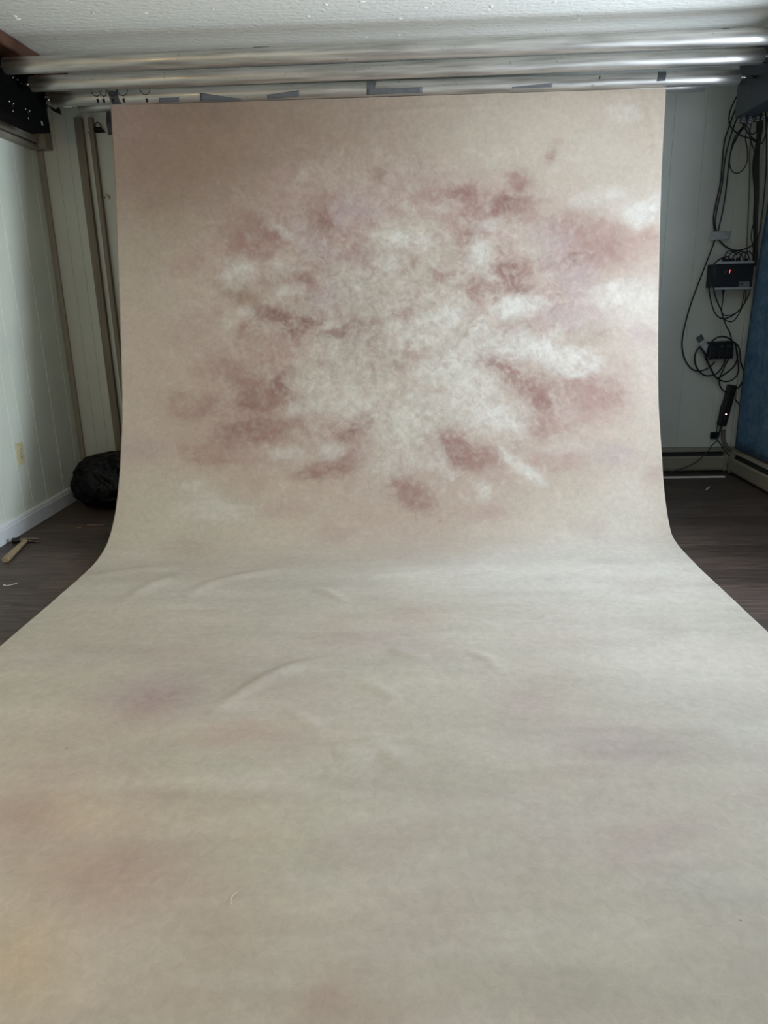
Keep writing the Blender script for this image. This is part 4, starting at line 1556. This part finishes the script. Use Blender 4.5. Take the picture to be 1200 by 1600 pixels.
cable('long black cable looping from silver tape far left down to the adaptor box', [(zA, [(860, 60), (790, 200), (730, 370), (690, 500), (668, 700), (650, 900), (600, 1130), (584, 1250), (596, 1390)]), (zB, [(435, 215), (350, 440), (230, 760), (165, 1000), (148, 1150), (180, 1280), (250, 1360), (330, 1365), (400, 1330), (440, 1285)])], r=0.0040)
cable('black cable curving from the silver tape to the corner bundle above the controller', [(zA, [(900, 120), (820, 260), (770, 380), (720, 550), (690, 700), (665, 920), (612, 1180), (600, 1300), (618, 1380), (645, 1455), (720, 1520), (800, 1547), (880, 1535), (950, 1500), (980, 1470)])], y=YBR-0.024, r=0.0040)
cable('black cable hanging straight down to the silver tape, rightmost of its three', [(zA, [(990, 230), (880, 360), (800, 470), (745, 620), (722, 800), (700, 1000), (670, 1180), (640, 1310), (622, 1400)])], y=YBR-0.034, r=0.0040)
cable('cable loop bulging left out of the dark board at top right', [(zA, [(840, 10), (765, 150), (733, 260), (745, 350), (800, 410), (870, 450), (945, 472), (985, 500)])], y=4.55, r=0.0042)
cable('hanging teardrop loop of cable below the tangle at top right', [(zA, [(890, 330), (800, 440), (755, 560), (738, 700), (760, 780), (810, 805), (870, 770), (908, 680), (907, 560), (892, 480), (900, 400)])], y=4.58, r=0.0034)
cable('cable crossing the tangle diagonally down to the corner bundle', [(zA, [(860, 40), (832, 180), (850, 300), (915, 420), (1000, 500)])], y=4.53, r=0.0034)
cable('cable crossing the tangle from right to left', [(zA, [(1060, 120), (965, 230), (905, 330), (840, 400), (790, 510)])], y=4.51, r=0.0034)
cable('thin cable hanging from the board bottom in the tangle', [(zA, [(855, 180), (870, 300), (935, 400), (935, 470), (960, 560)])], y=4.56, r=0.0028)
cable('short thin cable arching over the tangle', [(zA, [(960, 190), (985, 140), (1040, 125), (1090, 150), (1080, 240)])], y=4.45, r=0.0028)
cable('slack cable drooping below the plugs at the right frame edge', [(zA, [(1010, 250), (1000, 400), (1040, 520), (1090, 420), (1105, 260)])], y=4.40, r=0.0034)
cable('cable hooking left under the plugs into the corner bundle', [(zA, [(870, 240), (885, 360), (950, 430), (1010, 380), (1050, 260)])], y=4.38, r=0.0034)
cable('steep thin cable between the tangle loops', [(zA, [(940, 250), (945, 340), (930, 440), (960, 540), (985, 640)])], y=4.50, r=0.0026)
strand = ['first', 'second', 'third', 'fourth', 'fifth', 'sixth']
base = [(1010, 120), (1030, 330), (1005, 550), (985, 750), (992, 1000), (985, 1250), (985, 1450), (978, 1600), (975, 1700)]
for i, off in enumerate((-22, -12, -2, 9, 19, 28)):
    pts = [(x+off*random.uniform(0.5, 1.15)*(1.0 if k < 4 else 0.75), y) for k, (x, y) in enumerate(base)]
    cable('black strand of the thick cable bundle running down the right corner', [(zA, pts)], y=4.66-0.0115*i, r=0.0050, group='strands of the corner cable bundle')
cable('single black cable bowing out right of the corner bundle', [(zA, [(1080, 180), (1090, 330), (1092, 700), (1072, 1000), (1035, 1330), (1012, 1420), (1000, 1560)])], y=4.57, r=0.0040)
cable('short cable bulging left of the corner bundle above the controller', [(zA, [(985, 1240), (960, 1320), (946, 1420), (962, 1500), (978, 1580)])], y=4.63, r=0.0034)
cable('grey cable running down close to the corner beside the bundle', [(zA, [(945, 480), (928, 640), (932, 800), (925, 1000), (915, 1250), (905, 1500)]), (zB, [(735, 330)])], y=YBR-0.012, r=0.0036, m='conduit')

# plugs dangling under the dark board
for (px, py, lab) in ((1161, 186, 'black plug at the lower left of the tangle, under the dark board'), (1171, 187, 'black plug in the middle of the tangle'), (1183, 184, 'black plug at the upper right of the tangle'), (1192, 182, 'rightmost black plug of the tangle')):
    p = atY(4.06, px, py)
    t = thing('power_plug', lab, 'plug', p, 'plugs in the tangle')
    bm = bbox((p.x-0.011, 4.05, p.z-0.016), (p.x+0.011, 4.085, 1.952), 0.004, 2)
    obj('plug_body', bm, M['plastic_black'], t)
    bm = bmesh.new()
    tube(bm, [p+Vector((0, -0.011, -0.004)), p+Vector((0.002, -0.011, 0.004))], 0.0022, 8)
    obj('prong', bm, M['steel'], t)

# roller controller box
f0, f1 = atY(4.62, 1119, 411), atY(4.62, 1172, 450)
YB0 = 4.62
bx0, bx1, bz1, bz0 = f0.x, atY(4.62, 1177, 430).x, f0.z, f1.z
t = thing('roller_controller', 'black wall controller with red digit display and two silver rails', 'controller', ((bx0+bx1)/2, YBR, bz0))
bm = bbox((bx0, YB0, bz0+0.006), (bx1, YBR-0.002, bz1-0.006), 0.002)
obj('housing', bm, M['box'], t)
for zc in (bz1, bz0):
    bm = bbox((bx0-0.004, YB0-0.012, zc-0.007), (bx1-0.006, YB0+0.03, zc+0.007), 0.002)
    tag(obj('rail', bm, M['alu'], t), 'silver aluminium rail')
# bezel with the two seven-segment digits: left dark, right lit 1
w = bx1-bx0
dx, dz = atY(YB0, *zC(612, 375)).x, atY(YB0, *zC(612, 375)).z
bm = bbox((dx-0.026, YB0-0.0012, dz-0.017), (dx+0.045, YB0+0.001, dz+0.017), 0.0005)
disp = obj('display', bm, M['plastic_black'], t)


def segs(cx, cz, which, hgt=0.018, wid=0.010):
    bm = bmesh.new()
    sk = 0.12
    S = {'a': ((-.5, 1), (.5, 1)), 'g': ((-.5, 0), (.5, 0)), 'd': ((-.5, -1), (.5, -1)), 'f': ((-.5, 1), (-.5, 0)), 'b': ((.5, 1), (.5, 0)), 'e': ((-.5, 0), (-.5, -1)), 'c': ((.5, 0), (.5, -1))}
    for k in which:
        (xa, za), (xb, zb) = S[k]
        A = Vector((cx+xa*wid+sk*za*hgt/2, YB0-0.0016, cz+za*hgt/2*0.92))
        B = Vector((cx+xb*wid+sk*zb*hgt/2, YB0-0.0016, cz+zb*hgt/2*0.92))
        tube(bm, [A.lerp(B, 0.04), A.lerp(B, 0.96)], 0.0013, 6)
    return bm


obj('unlit_digit', segs(dx-0.010, dz, 'abcdef'), M['legend'], disp)
d1 = atY(YB0, *zC(656, 375))
obj('lit_digit', segs(d1.x-0.005, dz, 'bc', 0.020), M['led'], disp)
for (x, y) in ((575, 500), (630, 500), (572, 562), (625, 562)):
    p = atY(YB0, *zC(x, y))
    bm = bmesh.new()
    tube(bm, [(p.x, YB0-0.002, p.z), (p.x, YB0+0.001, p.z)], 0.0042, 12)
    bt = obj('button', bm, M['plastic_black'], t)
    bm = bmesh.new()
    tube(bm, [(p.x, YB0-0.0026, p.z-0.002), (p.x, YB0-0.0026, p.z+0.002)], 0.0012, 6)
    obj('button_mark', bm, M['legend'], bt)
a, b_ = atY(YB0, *zC(815, 550)), atY(YB0, *zC(988, 630))
bm = bbox((a.x, YB0-0.0008, b_.z), (b_.x, YB0+0.0008, a.z), 0.0002)
lb = tag(obj('maker_label', bm, M['label_grey'], t), 'small grey label')
bm = bmesh.new()
tube(bm, ring_pts((a.x+0.016, YB0-0.0010, (a.z+b_.z)/2), 0.008, (1.25, 0, 0.1), (0, 0, 0.9), 18), 0.0013, 6, True)
box(bm, (a.x+0.010, YB0-0.0016, (a.z+b_.z)/2-0.002), (a.x+0.022, YB0-0.0009, (a.z+b_.z)/2+0.002))
obj('label_mark', bm, M['heater_dark'], lb)

cable('outermost cable loop sweeping round the left side of the controller', [(zC, [(640, 120), (560, 130), (450, 190), (372, 280), (320, 450), (300, 640), (330, 850), (390, 1050), (470, 1150), (560, 1175), (680, 1140), (800, 1050), (900, 930), (970, 800), (1005, 670)])], y=4.605, r=0.0040)
cable('black cable running from the controller down to the adaptor box', [(zC, [(370, 400), (372, 560), (400, 750), (450, 900), (510, 1030), (540, 1150), (590, 1280)]), (zD, [(660, 0), (720, 110), (750, 220), (762, 290)])], y=4.592, r=0.0042)
t_ = cable('plugged cable dropping from the controller underside in a shallow loop', [(zC, [(545, 690), (540, 850), (518, 1000), (530, 1090), (600, 1125), (720, 1105), (820, 1040), (862, 960), (890, 800), (905, 685)])], y=4.63, r=0.0034)
cable('deepest cable loop hanging below the controller', [(zC, [(520, 1100), (560, 1180), (640, 1225), (730, 1210), (810, 1100), (860, 1000), (910, 900), (930, 780), (925, 685)])], y=4.655, r=0.0034)
p = atY(4.63, *zC(545, 725))
bm = bmesh.new()
tube(bm, [p+Vector((0, 0, 0.016)), p+Vector((0, 0, 0.006)), p+Vector((0, 0, -0.02))], [0.0085, 0.0085, 0.0035], 12)
tag(obj('power_plug', bm, M['plastic_black']), 'black plug in the underside of the controller', 'plug')
arc_lab = ['first small cable arch from the left on the controller top', 'second small cable arch on the controller top', 'third small cable arch on the controller top', 'fourth small cable arch on the controller top', 'fifth small cable arch from the left on the controller top']
for i, pts in enumerate(([(560, 190), (575, 110), (610, 40), (680, 20), (740, 60), (790, 100)], [(630, 190), (650, 100), (690, 45), (770, 40), (850, 90), (890, 150)], [(700, 190), (720, 120), (790, 60), (850, 30), (900, 60)], [(800, 180), (850, 90), (910, 45), (960, 80), (1000, 180)], [(930, 190), (920, 90), (960, 30), (1010, 50), (1060, 110)])):
    cable(arc_lab[i], [(zC, pts)], y=4.64+0.012*(i % 2), r=0.0032, group='cable arches on the controller')
    p = atY(4.64+0.012*(i % 2), *zC(*pts[0]))
    bm = bbox((p.x-0.010, p.y-0.012, bz1+0.0065), (p.x+0.010, p.y+0.012, p.z+0.014), 0.003)
    tag(obj('power_plug', bm, M['plastic_black']), ['leftmost', 'second', 'third', 'fourth', 'rightmost'][i]+' black plug standing on the controller top', 'plug', 'plugs on the controller')

# adaptor box
q0, q1 = atY(4.68, *zD(360, 290)), atY(4.68, *zD(780, 610))
t = thing('power_adaptor', 'black boxy power adaptor on the back wall below the controller', 'adaptor', ((q0.x+q1.x)/2, YBR, q1.z))
rot = Matrix.Translation(((q0.x+q1.x)/2, 0, (q0.z+q1.z)/2)) @ Matrix.Rotation(R(-2), 4, 'Y')
hw, hh = (q1.x-q0.x)/2, (q0.z-q1.z)/2
bm = bbox((-hw, 4.68, -hh), (hw, YBR-0.002, hh), 0.005, 2, rot)
obj('housing', bm, M['plastic_black'], t)
for k in range(3):
    x0 = -hw+0.012+k*(2*hw-0.02)/3
    bm = bbox((x0, 4.672, -hh*0.72), (x0+(2*hw-0.04)/3, 4.684, hh*0.7), 0.003, 2, rot)
    sk = obj('socket_panel', bm, M['plastic_black'], t)
    if k:
        bm = bbox((x0+0.010, 4.670, hh*0.42), (x0+0.026, 4.673, hh*0.48), 0.0004, 1, rot)
        obj('socket_mark', bm, M['legend'], sk)
for (x, y) in ((320, 595), (425, 598), (520, 580)):
    p = atY(4.675, *zD(x, y))
    bm = bmesh.new()
    tube(bm, ring_pts(p, 0.004, (1, 0, 0), (0, 0, 1), 14), 0.0011, 6, True)
    obj('hook_eye', bm, M['steel'], t)
cable('thick cable arching over the adaptor top and down to the power strip', [(zD, [(340, 330), (450, 230), (560, 190), (680, 210), (780, 280), (860, 340), (900, 420), (920, 560), (930, 680), (990, 850), (995, 960), (930, 1090), (870, 1170)])], y=4.668, r=0.0050)
cable('round cable loop hanging left of the adaptor', [(zD, [(165, 375), (90, 480), (66, 600), (90, 740), (160, 850), (260, 920), (380, 920), (480, 880), (570, 780), (620, 680), (635, 615)])], y=4.71, r=0.0050)
cable('thick cable running diagonally from silver tape below the adaptor', [(zD, [(175, 400), (270, 530), (305, 650), (370, 790), (430, 910), (490, 970), (560, 940), (680, 860), (790, 760), (850, 660), (868, 560), (850, 420), (820, 330)])], y=4.695, r=0.0052)
cable('short cable crossing at the silver tape left of the adaptor', [(zD, [(325, 370), (285, 500), (265, 590), (300, 660), (365, 800), (450, 950)])], y=4.705, r=0.0042)
cable('wide shallow cable loop below the adaptor', [(zD, [(430, 920), (520, 1000), (640, 1035), (760, 1010), (850, 930), (885, 820), (880, 700), (862, 560), (840, 400)])], y=4.685, r=0.0046)
cable('cable from the adaptor underside curling to the power strip', [(zD, [(705, 600), (630, 750), (570, 880), (532, 980), (530, 1080), (580, 1180), (665, 1240)])], y=4.715, r=0.0040)

# silver tape pieces on the wall


def tape_patch(label, pts, m, y):
    q = [atY(y, *p) for p in pts]
    bm = bmesh.new()
    n = 8
    G = []
    for i in range(n+1):
        row = []
        for j in range(n+1):
            u, v = i/n, j/n
            p = (q[0]*(1-u)+q[1]*u)*(1-v)+(q[3]*(1-u)+q[2]*u)*v
            p = p+Vector((0, -0.003*abs(mnoise.noise(p*60))-0.002*math.sin(u*PI), 0))
            row.append(p)
        G.append(row)
    A = [[bm.verts.new(p) for p in r] for r in G]
    B = [[bm.verts.new(p+Vector((0, 0.0012, 0))) for p in r] for r in G]
    for i in range(n):
        for j in range(n):
            bm.faces.new((A[i][j], A[i+1][j], A[i+1][j+1], A[i][j+1]))
            bm.faces.new((B[i][j], B[i][j+1], B[i+1][j+1], B[i+1][j]))
    for i in range(n):
        for j in (0, n):
            bm.faces.new((A[i][j], B[i][j], B[i+1][j], A[i+1][j]))
            bm.faces.new((A[j][i], A[j][i+1], B[j][i+1], B[j][i]))
    return tag(obj('tape_patch', bm, M[m], smooth=True), label, 'tape', 'duct tape patches')


tape_patch('silver duct tape patch holding three cables high on the wall', [zA(565, 1365), zA(748, 1358), zA(738, 1440), zA(555, 1452)], 'tape_silver', YBR-0.041)
tape_patch('dull grey duct tape square up left of the adaptor', [zD(82, 215), zD(195, 140), zD(245, 235), zD(135, 305)], 'tape', YBR-0.004)
tape_patch('crumpled silver duct tape over cables left of the adaptor', [zD(145, 330), zD(240, 240), zD(325, 345), zD(275, 510)], 'tape_silver', YBR-0.055)

# power strip
pa, pb = atY(4.70, *zE(475, 100)), atY(4.70, *zE(330, 640))
t = thing('power_strip', 'tilted black power strip with small red light in the right corner', 'power strip', (pb.x, YBR, pb.z))
cx, cz = (pa.x+pb.x)/2, (pa.z+pb.z)/2
ang = math.atan2(pa.x-pb.x, pa.z-pb.z)
LH = (pa-pb).length/2
rot = Matrix.Translation((cx, 0, cz)) @ Matrix.Rotation(ang, 4, 'Y')
bm = bbox((-0.026, 4.70, -LH), (0.026, YBR-0.004, LH), 0.008, 3, rot)
obj('housing', bm, M['plastic_black'], t)
for k in range(4):
    z = LH-0.035-k*0.04
    bm = bbox((-0.016, 4.697, z-0.015), (0.016, 4.702, z+0.015), 0.002, 2, rot)
    obj('socket', bm, M['cable'], t)
for (x, y, r_, mm, nm) in ((375, 483, 0.0042, 'led_white', 'lit_switch'), (360, 533, 0.0032, 'legend', 'indicator')):
    p = atY(4.699, *zE(x, y))
    bm = bmesh.new()
    bmesh.ops.create_uvsphere(bm, u_segments=12, v_segments=8, radius=r_, matrix=Matrix.Translation(p))
    obj(nm, bm, M[mm], t, smooth=True)
bm = bmesh.new()
tube(bm, smooth_pts([atY(4.72, *zE(x, y)) for x, y in ((318, 630), (300, 680), (280, 740), (262, 800))], 5), 0.006, 8)
tag(obj('cord', bm, M['cable'], t), 'thick black cord')
cable('thin cable running beside the power strip down into the corner', [(zE, [(385, 270), (330, 330), (302, 400), (285, 500), (258, 650), (247, 720), (258, 810), (310, 890), (400, 1010), (432, 1050), (418, 1080), (402, 1140), (396, 1225)])], y=4.672, r=0.0036)
cable('cable trailing from the lower outlet left across the heater to the floor', [(zE, [(262, 800), (250, 840)]), (zF, [(620, 770), (570, 840), (460, 940), (370, 990), (260, 1030), (170, 1062), (90, 1085)])], y=4.66, r=0.0036, m='cable_grey')
cable('short cable from the power strip bending right behind the navy canvas', [(zE, [(485, 280), (540, 340), (568, 400), (580, 470)])], y=4.70, r=0.0036)
cable('small cable loop on the heater corner', [(zE, [(430, 1050), (450, 1010), (490, 985), (520, 1010), (545, 1000), (560, 965)])], y=4.655, r=0.0030)

# lower outlet box and conduit elbow
a, b_ = atY(4.735, *zE(178, 720)), atY(4.735, *zE(268, 805))
t = thing('outlet_box', 'small dark outlet box under the power strip', 'outlet', ((a.x+b_.x)/2, YBR, b_.z))
bm = bbox((a.x, YBR-0.018, b_.z), (b_.x, YBR-0.001, a.z), 0.003)
obj('box', bm, M['hammer_dark'], t)
bm = bbox((a.x+0.006, YBR-0.021, b_.z+0.006), (b_.x-0.006, YBR-0.0185, a.z-0.006), 0.001)
obj('face_plate', bm, M['plastic_black'], t)
bm = bmesh.new()
pts = smooth_pts([atY(YBR-0.02, *zE(*p)) for p in ((340, 690), (338, 760), (342, 830), (365, 880), (400, 930), (430, 950))], 6)
tube(bm, pts, 0.013, 14)
tag(obj('conduit', bm, M['conduit']), 'short grey conduit elbow beside the small outlet box', 'conduit')

# ------------------------------------------------------------------ light
w = bpy.data.worlds.new('world')
SC.world = w
w.use_nodes = True
bg = w.node_tree.nodes['Background']
bg.inputs['Color'].default_value = (0.75, 0.86, 1.0, 1)
bg.inputs['Strength'].default_value = 0.3


def area(name, loc, rot, sx, sy, power, col, spread=PI):
    l = bpy.data.lights.new(name, 'AREA')
    l.shape = 'RECTANGLE'
    l.size, l.size_y = sx, sy
    l.energy = power
    l.color = col
    l.spread = spread
    o = bpy.data.objects.new(name, l)
    COL.objects.link(o)
    o.location = loc
    o.rotation_euler = rot
    return o


area('window_daylight', (XR+0.02, (WR[0]+WR[1])/2, (WR[2]+WR[3])/2), (0, R(90+16), 0), WR[3]-WR[2]-0.15, WR[1]-WR[0]-0.1, 52, (0.85, 0.965, 1.12), R(160))
area('front_fill_light', ((WF[0]+WF[1])/2, YF-0.02, (WF[2]+WF[3])/2), (R(90), 0, 0), WF[1]-WF[0]-0.1, WF[3]-WF[2]-0.1, 8, (0.98, 0.99, 1.0))  # added fill light shining through the made-up front opening
l = bpy.data.lights.new('warm_lamp', 'POINT')
l.energy = 11.5
l.color = (1.0, 0.60, 0.22)
l.shadow_soft_size = 0.045
o = bpy.data.objects.new('warm_lamp', l)
COL.objects.link(o)
o.location = (-1.83, 0.75, 1.8)

SC.view_settings.view_transform = 'Standard'
SC.view_settings.look = 'None'
SC.view_settings.exposure = 0.09
SC.view_settings.gamma = 1.0
SC.view_settings.use_curve_mapping = False
